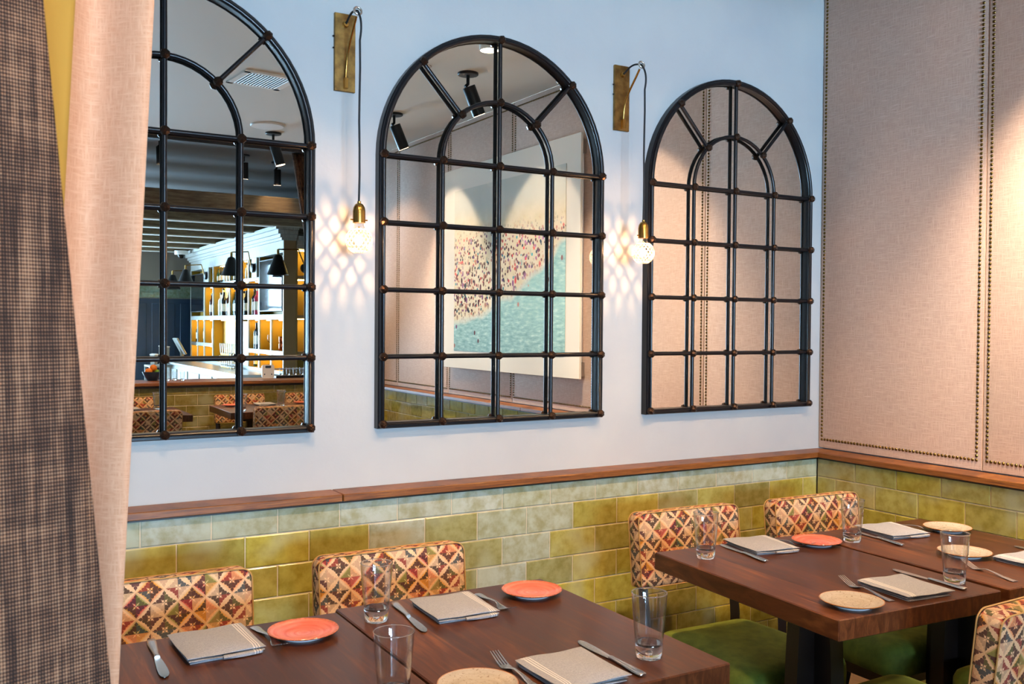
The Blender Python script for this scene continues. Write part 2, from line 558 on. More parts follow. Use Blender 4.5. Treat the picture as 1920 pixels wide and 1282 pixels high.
# ------------------------------------------------------------------ mesh helpers
class MB:
    def __init__(self):
        self.v, self.f, self.mi = [], [], []
        self.cur = 0

    def add(self, vs, fs):
        o = len(self.v)
        self.v += [tuple(v) for v in vs]
        for f in fs:
            self.f.append(tuple(i + o for i in f))
            self.mi.append(self.cur)
        return self

    def box(self, c, s, ch=0.0):
        cx, cy, cz = c
        hx, hy, hz = s[0] / 2, s[1] / 2, s[2] / 2
        if ch <= 0:
            vs = [(cx + a * hx, cy + b * hy, cz + d * hz) for a in (-1, 1) for b in (-1, 1) for d in (-1, 1)]
            fs = [(0, 1, 3, 2), (4, 6, 7, 5), (0, 4, 5, 1), (2, 3, 7, 6), (0, 2, 6, 4), (1, 5, 7, 3)]
            return self.add(vs, fs)
        ch = min(ch, hx * 0.9, hy * 0.9, hz * 0.9)
        vs, idx = [], {}
        for a in (-1, 1):
            for b in (-1, 1):
                for d in (-1, 1):
                    for k in range(3):
                        e = [hx - ch, hy - ch, hz - ch]
                        e[k] += ch
                        idx[(a, b, d, k)] = len(vs)
                        vs.append((cx + a * e[0], cy + b * e[1], cz + d * e[2]))
        fs = []
        for a in (-1, 1):
            q = [idx[(a, b, d, 0)] for b, d in ((-1, -1), (1, -1), (1, 1), (-1, 1))]
            fs.append(q if a > 0 else q[::-1])
            q = [idx[(b, a, d, 1)] for b, d in ((-1, -1), (1, -1), (1, 1), (-1, 1))]
            fs.append(q if a < 0 else q[::-1])
            q = [idx[(b, d, a, 2)] for b, d in ((-1, -1), (1, -1), (1, 1), (-1, 1))]
            fs.append(q if a > 0 else q[::-1])
        for a in (-1, 1):
            for b in (-1, 1):
                def edge(f1, f2, s):
                    q = [f1(-1), f1(1), f2(1), f2(-1)]
                    fs.append(q if s > 0 else q[::-1])
                edge(lambda d: idx[(a, b, d, 0)], lambda d: idx[(a, b, d, 1)], -a * b)
                edge(lambda d: idx[(a, d, b, 0)], lambda d: idx[(a, d, b, 2)], a * b)
                edge(lambda d: idx[(d, a, b, 1)], lambda d: idx[(d, a, b, 2)], -a * b)
                for d in (-1, 1):
                    t = [idx[(a, b, d, 0)], idx[(a, b, d, 1)], idx[(a, b, d, 2)]]
                    fs.append(t if a * b * d > 0 else t[::-1])
        return self.add(vs, fs)

    def rings(self, rings, close=True, cap0=True, cap1=True):
        n = len(rings[0])
        vs = [p for r in rings for p in r]
        fs = []
        for i in range(len(rings) - 1):
            for j in range(n if close else n - 1):
                k = (j + 1) % n
                fs.append((i * n + j, i * n + k, (i + 1) * n + k, (i + 1) * n + j))
        if cap0:
            fs.append(tuple(range(n))[::-1])
        if cap1:
            fs.append(tuple((len(rings) - 1) * n + j for j in range(n)))
        return self.add(vs, fs)

    def lathe(self, prof, seg=24, c=(0, 0, 0), cap0=True, cap1=True):
        rr = []
        for r, z in prof:
            rr.append([(c[0] + r * math.cos(2 * PI * j / seg), c[1] + r * math.sin(2 * PI * j / seg), c[2] + z) for j in range(seg)])
        return self.rings(rr, True, cap0, cap1)

    def tube(self, pts, rad, seg=8, closed=False, caps=True):
        pts = [Vector(p) for p in pts]
        n = len(pts)
        rads = rad if isinstance(rad, (list, tuple)) else [rad] * n
        tans = []
        for i in range(n):
            a = pts[i - 1] if (i > 0 or closed) else pts[i]
            b = pts[(i + 1) % n] if (i < n - 1 or closed) else pts[i]
            tans.append((b - a).normalized())
        up = Vector((0, 0, 1)) if abs(tans[0].z) < 0.9 else Vector((1, 0, 0))
        side = tans[0].cross(up).normalized()
        rr = []
        for i in range(n):
            side = (side - tans[i] * side.dot(tans[i]))
            side.normalize()
            nn = tans[i].cross(side)
            rr.append([tuple(pts[i] + (side * math.cos(2 * PI * j / seg) + nn * math.sin(2 * PI * j / seg)) * rads[i]) for j in range(seg)])
        if closed:
            rr.append(rr[0])
            return self.rings(rr, True, False, False)
        return self.rings(rr, True, caps, caps)

    def ball(self, c, r, seg=12, rg=8, sz=1.0):
        prof = []
        for i in range(rg + 1):
            t = -PI / 2 + PI * i / rg
            prof.append((max(r * math.cos(t), 1e-5), r * sz * math.sin(t)))
        return self.lathe(prof, seg, c, False, False)

    def prism(self, outline, z0, z1):
        """outline in xy, extruded along z"""
        n = len(outline)
        return self.rings([[(x, y, z0) for x, y in outline], [(x, y, z1) for x, y in outline]])

    def xf(self, M, start=0):
        for i in range(start, len(self.v)):
            self.v[i] = tuple(M @ Vector(self.v[i]))
        return self

    def mesh(self, name, mats, smooth=40):
        me = bpy.data.meshes.new(name)
        me.from_pydata(self.v, [], self.f)
        if not isinstance(mats, (list, tuple)):
            mats = [mats]
        for m_ in mats:
            me.materials.append(MATS[m_].m)
        for p, i in zip(me.polygons, self.mi):
            p.material_index = i
        if smooth:
            me.polygons.foreach_set('use_smooth', [True] * len(me.polygons))
            me.set_sharp_from_angle(angle=R(smooth))
        me.update()
        return me

    def build(self, name, mats, parent=None, smooth=40, loc=None, rot=None):
        return link(name, self.mesh(name, mats, smooth), parent, loc, rot)


def link(name, me, parent=None, loc=None, rot=None):
    o = bpy.data.objects.new(name, me)
    COL.objects.link(o)
    if parent is not None:
        o.parent = parent
    if loc is not None:
        o.location = loc
    if rot is not None:
        o.rotation_euler = rot
    return o


def tag(o, label=None, cat=None, group=None, kind=None):
    if label:
        o['label'] = label
    if cat:
        o['category'] = cat
    if group:
        o['group'] = group
    if kind:
        o['kind'] = kind
    return o


def thing(name, label, cat, loc=(0, 0, 0), rz=0.0, group=None):
    o = bpy.data.objects.new(name, None)
    COL.objects.link(o)
    o.location = loc
    o.rotation_euler = (0, 0, rz)
    return tag(o, label, cat, group)


def struct(name, mb, m_, smooth=0, parent=None):
    o = mb.build(name, m_, parent, smooth)
    if parent is None:
        o['kind'] = 'structure'
    return o


def copy_tree(o, parent=None):
    c = o.copy()
    COL.objects.link(c)
    c.parent = parent
    for ch in o.children:
        copy_tree(ch, c)
    return c


def dup(root, loc, rz, label, group=None):
    c = copy_tree(root)
    c.location = loc
    c.rotation_euler = (0, 0, rz)
    c['label'] = label
    if group:
        c['group'] = group
    return c


def arc(cx, cy, r, a0, a1, n):
    return [(cx + r * math.cos(R(a0 + (a1 - a0) * i / n)), cy + r * math.sin(R(a0 + (a1 - a0) * i / n))) for i in range(n + 1)]


def rrect(w, h, r, n=4):
    """rounded rectangle outline, counter-clockwise"""
    p = []
    for cx, cy, a in ((w / 2 - r, h / 2 - r, 0), (-w / 2 + r, h / 2 - r, 90), (-w / 2 + r, -h / 2 + r, 180), (w / 2 - r, -h / 2 + r, 270)):
        p += arc(cx, cy, r, a, a + 90, n)
    return p


# ------------------------------------------------------------------ room shell
WY, PX = 0.085, 0.10          # plaster plane of the mirror wall, linen plane of the right wall
HALF_Y = -6.0                 # tiled front of the low bar wall
TRACK_Y = -5.38
BAR_X = 0.75
RAIL_T, RAIL_B = 0.928, 0.904
TP, TH, ROW1 = 0.2064, 0.10095, 0.817

struct('floor', MB().box(((LEFT_X + BAR_X) / 2, (WY + BAR_END) / 2, -0.05), (BAR_X - LEFT_X, WY - BAR_END, 0.1)), 'floor_wood')
struct('ceiling', MB().box(((LEFT_X + PX) / 2, (WY + TRACK_Y) / 2, CZ + 0.05), (PX - LEFT_X + 0.02, WY - TRACK_Y, 0.1)), 'ceiling_paint')
b = MB().box(((LEFT_X + BAR_X) / 2, (TRACK_Y + BAR_END) / 2, 3.27), (BAR_X - LEFT_X, TRACK_Y - BAR_END, 0.1))
b.box(((LEFT_X + PX) / 2, TRACK_Y - 0.005, 3.15), (PX - LEFT_X, 0.02, 0.15))
struct('ceiling_bar', b, 'dark_ceiling')

# mirror wall: plaster above, grout bed below, tiles as children
wb = struct('wall_back', MB().box(((LEFT_X + PX + 0.1) / 2, WY + 0.1, 1.6), (PX + 0.1 - LEFT_X, 0.2, 3.2)), 'plaster')
struct('grout_bed', MB().box(((LEFT_X + 0.0) / 2, (0.0035 + WY) / 2, RAIL_B / 2), (-LEFT_X, WY - 0.0035, RAIL_B)), 'grout', parent=wb)
wr = struct('wall_right', MB().box((PX + 0.13, (WY + HALF_Y) / 2, 1.6), (0.2, WY - HALF_Y + 0.1, 3.2)), 'plaster')
struct('grout_bed', MB().box(((0.0035 + PX) / 2, (0 + HALF_Y) / 2, RAIL_B / 2), (PX - 0.0035, -HALF_Y, RAIL_B)), 'grout', parent=wr)
wh = struct('wall_low_bar', MB().box(((-3.0 + PX) / 2, HALF_Y - 0.0035 - 0.09, RAIL_B / 2), (PX + 3.0, 0.18, RAIL_B)), 'grout')

# one shared tile: pillowed front, built facing -y, centred, 1 x 1 in x and z
_tile_cache = {}


def tile_mesh(w, h):
    key = (round(w, 4), round(h, 4))
    if key not in _tile_cache:
        x, z, t, i = w / 2, h / 2, 0.0032, 0.0
        mb = MB()
        ro = [(-x, 0.006, -z), (x, 0.006, -z), (x, 0.006, z), (-x, 0.006, z)]
        r1 = [(-x, 0.0022, -z), (x, 0.0022, -z), (x, 0.0022, z), (-x, 0.0022, z)]
        r2 = [(-x + t, 0.0, -z + t), (x - t, 0.0, -z + t), (x - t, 0.0, z - t), (-x + t, 0.0, z - t)]
        mb.rings([ro, r1, r2], True, False, True)
        _tile_cache[key] = mb.mesh('tile', 'tile_glaze', 25)
    return _tile_cache[key]


rt = random.Random(5)
OLIVE = ['a89b46', 'a0954a', 'b0a252', '998f4c', 'aba25c', 'b3a448']
SAGE = ['a8aa94', 'abad9c', 'a3a58c', 'b0b4a5', 'a6a992']
MIDG = ['989362', '9b9666', '928c58']


def lay_tiles(parent, place, u0, u1, first_joint, half_shift, colour, gap=0.003):
    """rows of a running bond; place(u, z) gives location and rotation"""
    for k in range(9):
        zt = RAIL_B if k == 0 else ROW1 - (k - 1) * TH
        zb = max(ROW1 - k * TH, 0.001)
        if zt - zb < 0.02:
            continue
        off = first_joint + (TP / 2 if k % 2 else 0)
        n = math.floor((u0 - off) / TP) - 1
        while True:
            a, c = off + n * TP, off + (n + 1) * TP
            n += 1
            if a >= u1 - 1e-6:
                break
            a, c = max(a, u0), min(c, u1)
            if c - a < 0.012:
                continue
            me = tile_mesh(round(c - a - gap, 3), round(zt - zb - gap, 3))
            loc, rot = place((a + c) / 2, (zt + zb) / 2)
            o = link('tile', me, parent, loc, rot)
            o.color = lin(colour(k, (a + c) / 2))


def col_back(k, u):
    x = u
    if k == 0:
        return rt.choice(SAGE)
    if -2.12 < x < -1.35 and k in (1, 2, 3, 4):
        return rt.choice(SAGE + MIDG)
    if k == 1 and rt.random() < 0.3:
        return rt.choice(MIDG)
    return rt.choice(OLIVE)


lay_tiles(wb, lambda u, z: ((u, 0, z), (0, 0, 0)), -4.4, 0.0, -13.9213 * TP, 0, col_back)
lay_tiles(wr, lambda u, z: ((0, -u, z), (0, 0, R(-90))), 0.0, -HALF_Y, 0.0, 0, lambda k, u: rt.choice(OLIVE + ['b2a462', 'b5aa6c', 'aea068']))
lay_tiles(wh, lambda u, z: ((-u, HALF_Y, z), (0, 0, PI)), 0.0, 2.95, 0.03, 0, lambda k, u: rt.choice(['847a44', '8b804c', '7d7340']))

# oak ledges
t1 = tag(bpy.data.objects.new('trim_1', None), kind='structure')
COL.objects.link(t1)
for x0, x1 in ((LEFT_X, -2.2535), (-2.2505, PX)):
    b = MB().box(((x0 + x1) / 2, (WY - 0.025) / 2, (RAIL_T + RAIL_B) / 2), (x1 - x0, WY + 0.025, RAIL_T - RAIL_B), 0.0025)
    b.build('board', 'oak', t1)
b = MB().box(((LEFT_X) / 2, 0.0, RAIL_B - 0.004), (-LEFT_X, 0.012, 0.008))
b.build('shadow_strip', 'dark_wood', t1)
t2 = tag(bpy.data.objects.new('trim_2', None), kind='structure')
COL.objects.link(t2)
for y0, y1 in ((-0.0255, -2.4), (-2.403, HALF_Y)):
    b = MB().box(((PX - 0.025) / 2, (y0 + y1) / 2, (RAIL_T + RAIL_B) / 2), (PX + 0.025, abs(y1 - y0), RAIL_T - RAIL_B), 0.0025)
    b.build('board', 'oak', t2)
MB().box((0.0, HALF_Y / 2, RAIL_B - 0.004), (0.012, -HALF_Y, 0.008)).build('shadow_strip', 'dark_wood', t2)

# linen panels with nailhead lines on the right wall
SEAMS = [WY, -0.724, -1.724, -2.724, -3.735, -4.745, HALF_Y]
_nail = [(math.cos(2 * PI * j / 7), math.sin(2 * PI * j / 7)) for j in range(7)]
for k in range(6):
    ya, yb = SEAMS[k], SEAMS[k + 1]
    z0, z1 = RAIL_T + 0.001, CZ - 0.001
    mb = MB()

    def rect(i, x):
        return [(x, ya - i, z0 + i), (x, yb + i, z0 + i), (x, yb + i, z1 - i), (x, ya - i, z1 - i)]
    mb.rings([rect(0.0005, PX + 0.03), rect(0.0005, PX + 0.010), rect(0.004, PX + 0.002), rect(0.012, PX)], True, False, True)
    pn = mb.build('linen_panel', 'linen', wr, 30)
    nb = MB()
    ins, insz = 0.0215, 0.042
    pts = []
    ny_ = int((ya - yb - 2 * ins) / 0.0166)
    for i in range(ny_ + 1):
        yy = ya - ins - (ya - yb - 2 * ins) * i / ny_
        pts += [(yy, z0 + insz), (yy, z1 - insz)]
    nz_ = int((z1 - z0 - 2 * insz) / 0.0166)
    for i in range(1, nz_):
        zz = z0 + insz + (z1 - z0 - 2 * insz) * i / nz_
        pts += [(ya - ins, zz), (yb + ins, zz)]
    for yy, zz in pts:
        r0 = 0.0072
        nb.rings([[(PX + 0.001, yy + c * r0, zz + s_ * r0) for c, s_ in _nail],
                  [(PX - 0.003, yy + c * r0 * 0.75, zz + s_ * r0 * 0.75) for c, s_ in _nail],
                  [(PX - 0.0048, yy + c * r0 * 0.3, zz + s_ * r0 * 0.3) for c, s_ in _nail]], True, False, True)
    tag(nb.build('nailhead_line', 'nail_brass', pn, 60), 'line of antique brass nailheads around the linen panel', kind='stuff')

# plain left wall; far wall with the street windows
struct('wall_left', MB().box((LEFT_X - 0.1, (WY + BAR_END) / 2, 1.65), (0.2, WY - BAR_END + 0.2, 3.3)), 'plaster')
b = MB()
xs = [LEFT_X]
for wx, ww in WINDOWS:
    xs += [wx - ww / 2, wx + ww / 2]
xs.append(BAR_X)
for i in range(0, len(xs), 2):
    b.box(((xs[i] + xs[i + 1]) / 2, BAR_END - 0.1, 1.65), (xs[i + 1] - xs[i], 0.2, 3.3))
for wx, ww in WINDOWS:
    b.box((wx, BAR_END - 0.1, WIN_Z[0] / 2), (ww, 0.2, WIN_Z[0]))
    b.box((wx, BAR_END - 0.1, (WIN_Z[1] + 3.3) / 2), (ww, 0.2, 3.3 - WIN_Z[1]))
wf = struct('wall_far', b, 'pale_wall')
for i, (wx, ww) in enumerate(WINDOWS):
    b = MB()
    zc, hz = sum(WIN_Z) / 2, WIN_Z[1] - WIN_Z[0]
    for s_ in (-1, 1):
        b.box((wx + s_ * (ww / 2 - 0.03), BAR_END - 0.09, zc), (0.06, 0.08, hz))
        b.box((wx, BAR_END - 0.09, zc + s_ * (hz / 2 - 0.03)), (ww - 0.12, 0.08, 0.06))
    b.box((wx, BAR_END - 0.09, zc + 0.45), (ww - 0.12, 0.06, 0.05))
    wo = struct('window_%d' % (i + 1), b, 'dark_paint')
    for z0_, z1_ in ((WIN_Z[0] + 0.06, zc + 0.425), (zc + 0.475, WIN_Z[1] - 0.06)):
        MB().box((wx, BAR_END - 0.09, (z0_ + z1_) / 2), (ww - 0.12, 0.006, z1_ - z0_)).build('pane', 'thin_glass', wo, 0)
# bar side walls
struct('wall_bar_right', MB().box((BAR_X + 0.1, (HALF_Y + BAR_END) / 2, 1.65), (0.2, HALF_Y - BAR_END, 3.3)), 'dark_paint')
b = MB().box(((PX + 0.2 + BAR_X) / 2 + 0.05, HALF_Y + 0.02, 1.65), (BAR_X - PX - 0.1, 0.1, 3.3))
struct('wall_bar_return', b, 'plaster')


# ------------------------------------------------------------------ arched mirrors
MC = 0.2304          # mirror cell
MW = 0.4563


def outline(Rd, zb, n=36):
    p = [(-Rd, -zb)]
    for i in range(n + 1):
        a = PI - PI * i / n
        p.append((Rd * math.cos(a), Rd * math.sin(a)))
    p.append((Rd, -zb))
    return p


def make_mirror(label, x):
    t = thing('arched_mirror', label, 'mirror', (x, 0.072, 2.0645), 0, 'arched window-pane mirrors on the white wall')
    # frame: swept box section
    zb = 4 * MC
    ro, ri = outline(MW + 0.016, zb + 0.016), outline(MW - 0.005, zb - 0.005)
    n = len(ro)
    yb, yf = 0.0128, -0.022
    mb = MB()
    rings = []
    for i in range(n):
        (xo, zo), (xi, zi) = ro[i], ri[i]
        dx, dz = (xi - xo) * 0.15, (zi - zo) * 0.15
        rings.append([(xo, yb, zo), (xo, yf + 0.004, zo), (xo + dx, yf, zo + dz), (xi - dx, yf, zi - dz), (xi, yf + 0.004, zi), (xi, yb, zi)])
    rings.append(rings[0])
    mb.rings(rings, True, False, False)
    mb.build('frame', 'iron', t, 35)
    mb = MB()
    mb.tube([(px, -0.0225, pz) for px, pz in outline(MW, zb)], 0.0085, 8, True)
    mb.build('frame_bead', 'iron', t, 50)
    gl = outline(MW + 0.002, zb)
    mb = MB()
    mb.add([(px, 0.0, pz) for px, pz in gl] + [(px, 0.006, pz) for px, pz in gl],
           [tuple(range(n)), tuple(range(2 * n - 1, n - 1, -1))] + [(i, (i + 1) % n, n + (i + 1) % n, n + i) for i in range(n)])
    mb.build('mirror_glass', 'mirror_silver', t, 0)

    def bar(pts):
        MB().tube([(px, -0.0175, pz) for px, pz in pts], 0.0078, 8).build('glazing_bar', 'iron', t, 50)
    bar([(0, -zb), (0, 0), (0, MW)])
    bar([(-MC, -zb), (-MC, -0.3)] + [(MC * math.cos(PI - PI * i / 24), MC * math.sin(PI * i / 24)) for i in range(25)] + [(MC, -0.3), (MC, -zb)])
    for k in range(4):
        bar([(-MW, -k * MC), (MW, -k * MC)])
    for a in (R(47), R(133)):
        bar([(MC * math.cos(a), MC * math.sin(a)), (MW * math.cos(a), MW * math.sin(a))])
    knobs = [(sx * d, -k * MC) for k in range(5) for sx, d in ((-1, MW), (-1, MC), (0, 0), (1, MC), (1, MW))]
    knobs += [(0, MC), (0, MW)]
    for a in (R(47), R(133)):
        knobs += [(MC * math.cos(a), MC * math.sin(a)), (MW * math.cos(a), MW * math.sin(a))]
    for (px, pz) in knobs:
        outer = abs(math.hypot(px, max(pz, 0)) - MW) < 0.004 or abs(abs(px) - MW) < 0.004 or pz < -3.9 * MC
        link('knob', KNOB, t, (px, -0.029 if outer else -0.024, pz))
    return t


kb = MB()
seg, rg = 14, 9
rr = []
for i in range(rg + 1):
    th = -PI / 2 + PI * i / rg
    ring = []
    for j in range(seg):
        r_ = 0.0165 * (1.0 if (i % 2 and j % 2) else 0.90)
        ring.append((r_ * math.cos(th) * math.cos(2 * PI * j / seg) + 1e-6, r_ * math.sin(th), r_ * math.cos(th) * math.sin(2 * PI * j / seg)))
    rr.append(ring)
kb.rings(rr, True, True, True)
KNOB = kb.mesh('knob', 'iron_knob', 25)
make_mirror('arched black-framed mirror reflecting the bar, half hidden by the curtain', -2.796)
make_mirror('arched black-framed mirror between the two hanging bulbs, reflecting the beach picture', -1.628)
make_mirror('arched black-framed mirror nearest the corner, reflecting only linen panels', -0.4657)


# ------------------------------------------------------------------ brass sconces with hanging bulbs
def make_sconce(label, x, zt, zbm, yring, zring, ybulb, zbulb):
    t = thing('pendant_sconce', label, 'wall lamp', (x, WY, zbm), 0, 'brass sconces with hanging bulbs')

    def L(y, z, dx=0.0):
        return (dx, y - WY, z - zbm)
    h = zt - zbm
    MB().box((0, -0.006, h / 2), (0.0735, 0.0118, h), 0.0015).build('backplate', 'antique_brass', t, 20)
    for zz in (0.55, 0.7):
        MB().ball((-0.039, -0.006, h * zz), 0.003, 8, 6).build('side_screw', 'black_metal', t)
    b = MB()
    b.lathe([(0.011, 0), (0.011, 0.008), (0.008, 0.011)], 16)
    b.xf(Matrix.Translation((0, -0.012, h - 0.037)) @ Matrix.Rotation(R(90), 4, 'X'))
    b.build('grommet', 'brass', t)
    MB().box((0, -0.020, 0.026), (0.013, 0.016, 0.036), 0.001).build('arm_block', 'brass', t, 20)
    p0, p3 = Vector(L(0.065, zbm + 0.044)), Vector(L(yring + 0.012, zring - 0.014))
    p1, p2 = p0 + Vector((0, -0.004, 0.09)), p3 + Vector((0, 0.055, -0.07))
    pts = [((1 - s) ** 3) * p0 + 3 * s * (1 - s) ** 2 * p1 + 3 * s * s * (1 - s) * p2 + s ** 3 * p3 for s in [i / 18 for i in range(19)]]
    MB().tube(pts, 0.0042, 8).build('arm', 'brass', t, 60)
    c = Vector(L(yring, zring))
    ring = [c + Vector((0.0125 * math.cos(a), 0.004 * math.sin(a), 0.0125 * math.sin(a))) for a in [2 * PI * i / 24 for i in range(24)]]
    MB().tube(ring, 0.004, 8, True).build('ring', 'steel', t, 60)
    # cord: grommet to ring, over it, straight down to the socket
    g = Vector((0, -0.018, h - 0.037))
    top = Vector(L(ybulb, zbulb + 0.122))
    pts = []
    for i in range(11):
        s = i / 10
        pts.append(g.lerp(c, s) + Vector((0, 0, 0.016 * math.sin(PI * s))))
    for i in range(1, 13):
        s = i / 12
        pts.append(c.lerp(Vector((0, top.y, c.z - 0.10)), s) + Vector((0.003 * math.sin(PI * s), -0.012 * math.sin(PI * s), 0.008 * math.sin(PI * s) * (1 - s))))
    for i in range(1, 7):
        pts.append(Vector((0.0012 * math.sin(i * 1.7), top.y, c.z - 0.10 + (top.z - c.z + 0.10) * i / 6)))
    MB().tube(pts, 0.0036, 8).build('cord', 'black_rubber', t, 60)
    bx, by, bz = L(ybulb, zbulb)
    so = MB().lathe([(0.0205, 0.056), (0.0205, 0.094), (0.0185, 0.106), (0.013, 0.116), (0.006, 0.120), (0.006, 0.126)], 24, (bx, by, bz)).build('socket', 'brass', t, 45)
    MB().tube([(bx - 0.029, by, bz + 0.066), (bx + 0.029, by, bz + 0.066)], 0.0024, 8).build('pin', 'brass', so)
    # clear bulb with cut diamond facets
    prof = [(0.0145, 0.060), (0.0150, 0.048), (0.019, 0.040)]
    for i in range(1, 15):
        a = R(62 - i * 10.8)
        prof.append((max(0.042 * math.cos(a), 0.0005), 0.042 * math.sin(a)))
    bu = MB().lathe(prof, 32, (bx, by, bz), True, True).build('bulb', 'thin_glass', t, 60)
    cut = MB()
    nn = 16
    for k in range(nn):
        for sgn in (-1, 1):
            pts = []
            for i in range(15):
                a = R(58 - i * 9.0)
                ph = 2 * PI * k / nn + sgn * i / 14 * PI * 0.525
                rr_ = 0.0425
                pts.append((bx + rr_ * math.cos(a) * math.cos(ph), by + rr_ * math.cos(a) * math.sin(ph), bz + rr_ * math.sin(a)))
            cut.tube(pts, 0.0021, 5)
    tag(cut.build('cut_pattern', 'cut_glass', bu, 60), 'diamond cut lattice of the glass bulb')
    fl = MB()
    fl.tube([(bx, by, bz + 0.045), (bx, by, bz + 0.016)], 0.003, 8)
    fl.build('lamp_stem', 'brass', bu)
    f2 = MB().tube([(bx + 0.010 * math.cos(a * 1.0), by + 0.010 * math.sin(a * 1.0), bz + 0.020 - 0.0022 * a) for a in [0.5 * i for i in range(30)]], 0.0016, 6)
    f2.build('filament', 'filament_glow', bu)
    lo = new_light('bulb_light', 'POINT', (x, ybulb, zbulb + 0.006), 2.8, (1.0, 0.56, 0.27))
    lo.data.shadow_soft_size = 0.003
    return t


make_sconce('brass wall sconce with a glowing cut-glass bulb, beside the curtain-side mirror', -2.2157, 2.5219, 2.2626, -0.040, 2.4998, -0.060, 1.7555)
make_sconce('brass wall sconce with a glowing cut-glass bulb, beside the corner mirror', -1.058, 2.5175, 2.2598, -0.0478, 2.4933, -0.069, 1.767)


# ------------------------------------------------------------------ dining tables
def make_table(label, loc, rz, group='dark wood pedestal tables', w=0.612, d=0.775):
    t = thing('dining_table', label, 'table', loc, rz, group)
    MB().box((0, 0, 0.7345), (w, d, 0.055), 0.0028).build('tabletop', 'table_wood', t, 20)
    MB().box((0, 0, 0.690), (w * 0.62, d * 0.62, 0.034), 0.003).build('under_block', 'dark_wood', t, 20)
    for k, a in enumerate((0, 90)):
        mb = MB()
        rings = []
        for i in range(13):
            z = 0.04 + (0.675 - 0.04) * i / 12
            s = i / 12
            hw = 0.082 + 0.012 * math.sin(PI * min(1, s * 1.05)) + 0.05 * max(0, 0.25 - s) * 2
            rings.append([(-hw, -0.025, z), (hw, -0.025, z), (hw, 0.025, z), (-hw, 0.025, z)])
        mb.rings(rings)
        mb.xf(Matrix.Rotation(R(a), 4, 'Z'))
        mb.build('pedestal_slab', 'dark_wood', t, 30)
        mb = MB().box((0, 0, 0.022), (0.50, 0.07, 0.042), 0.01)
        mb.xf(Matrix.Rotation(R(a), 4, 'Z'))
        mb.build('foot', 'dark_wood', t, 30)
    return t


make_table('dark wood table on the far left, partly covered by the curtain', (-2.833, -1.086, 0), R(-0.7))
make_table('dark wood table with a coral plate at its back right corner, in the left foreground', (-2.214, -1.068, 0), R(-0.5))
make_table('dark wood table with its whole left end in view, before the two right chairs', (-1.137, -1.002, 0), R(-3.6))
make_table('dark wood table pushed into the corner against the linen wall', (-0.505, -1.036, 0), R(-2.2))
make_table('dark wood table in the left mirror, with a chair back close on its right', (-1.105, -4.99, 0), R(0.6), 'dark wood tables seen in the mirror')
make_table('dark wood table in the left mirror, next to the curtain edge', (-2.02, -4.97, 0), R(0.4), 'dark wood tables seen in the mirror')
make_table('dark wood table in the left mirror, under the mirror frame at its right', (-0.48, -4.99, 0), 0.0, 'dark wood tables seen in the mirror')


# ------------------------------------------------------------------ chairs
def make_chair(label, loc, rz, group):
    t = thing('dining_chair', label, 'chair', loc, rz, group)

    def seat_ring(inset, z):
        pts = []
        for (cx, cyy, a) in ((0.245, -0.25, 0), (0.222, 0.25, 0)):
            pass
        front, back, d, r_ = 0.238 - inset, 0.215 - inset, 0.25 - inset, max(0.07 - inset, 0.012)
        corners = [(back, d, 0), (-back, d, 90), (-front, -d, 180), (front, -d, 270)]
        for cx, cyy, a in corners:
            ox = cx - math.copysign(r_, cx)
            oy = cyy - math.copysign(r_, cyy)
            pts += [(p[0], p[1], z) for p in arc(ox, oy, r_, a, a + 90, 6)]
        return pts
    mb = MB()
    mb.rings([seat_ring(0.012, 0.318), seat_ring(0.0, 0.326), seat_ring(-0.002, 0.36), seat_ring(0.0, 0.395), seat_ring(0.008, 0.412), seat_ring(0.024, 0.423),
              seat_ring(0.06, 0.430), seat_ring(0.13, 0.434)])
    mb.build('seat', 'green_velvet', t, 60)
    MB().box((0, 0.0, 0.296), (0.40, 0.42, 0.046), 0.004).build('seat_frame', 'dark_wood', t, 20)
    # back: rounded slab leaning back
    mb = MB()
    w, h, th = 0.46, 0.262, 0.062
    outl = []
    for cx, cz, a, r_ in ((w / 2, h / 2, 0, 0.03), (-w / 2, h / 2, 90, 0.03), (-w / 2, -h / 2, 180, 0.012), (w / 2, -h / 2, 270, 0.012)):
        ox, oz = cx - math.copysign(r_, cx), cz - math.copysign(r_, cz)
        outl += arc(ox, oz, r_, a, a + 90, 6)

    def oring(inset, y):
        k = [(x_ * (1 - 2 * inset / w), y, z_ * (1 - 2 * inset / h)) for x_, z_ in outl]
        return k
    f = th / 2
    mb.rings([oring(0.03, -f - 0.004), oring(0.010, -f), oring(0.003, -f + 0.004), oring(0.0, -f + 0.012), oring(0.0, f - 0.012), oring(0.003, f - 0.004), oring(0.010, f), oring(0.03, f + 0.002)])
    Mx = Matrix.Translation((0, 0.322, 0.692)) @ Matrix.Rotation(R(-6), 4, 'X')
    bk = mb.mesh('backrest', 'tapestry', 55)
    bo = link('backrest', bk, t)
    bo.matrix_local = Mx
    pp = MB()
    for y_ in (-f + 0.001, f - 0.001):
        pp.tube([(x_ * 0.992, y_, z_ * 0.99) for x_, z_ in outl], 0.0022, 6, True)
    link('piping', pp.mesh('piping', 'piping', 60), bo)
    for s_ in (-1, 1):
        mb = MB()
        mb.tube([(s_ * 0.195, 0.335, 0.0), (s_ * 0.20, 0.285, 0.25), (s_ * 0.203, 0.286, 0.42), (s_ * 0.206, 0.306, 0.58)], [0.015, 0.021, 0.023, 0.020], 4)
        mb.build('leg', 'dark_wood', t, 30)
        mb = MB()
        mb.tube([(s_ * 0.188, -0.19, 0.0), (s_ * 0.193, -0.195, 0.30)], [0.015, 0.024], 4)
        mb.build('leg', 'dark_wood', t, 30)
    return t


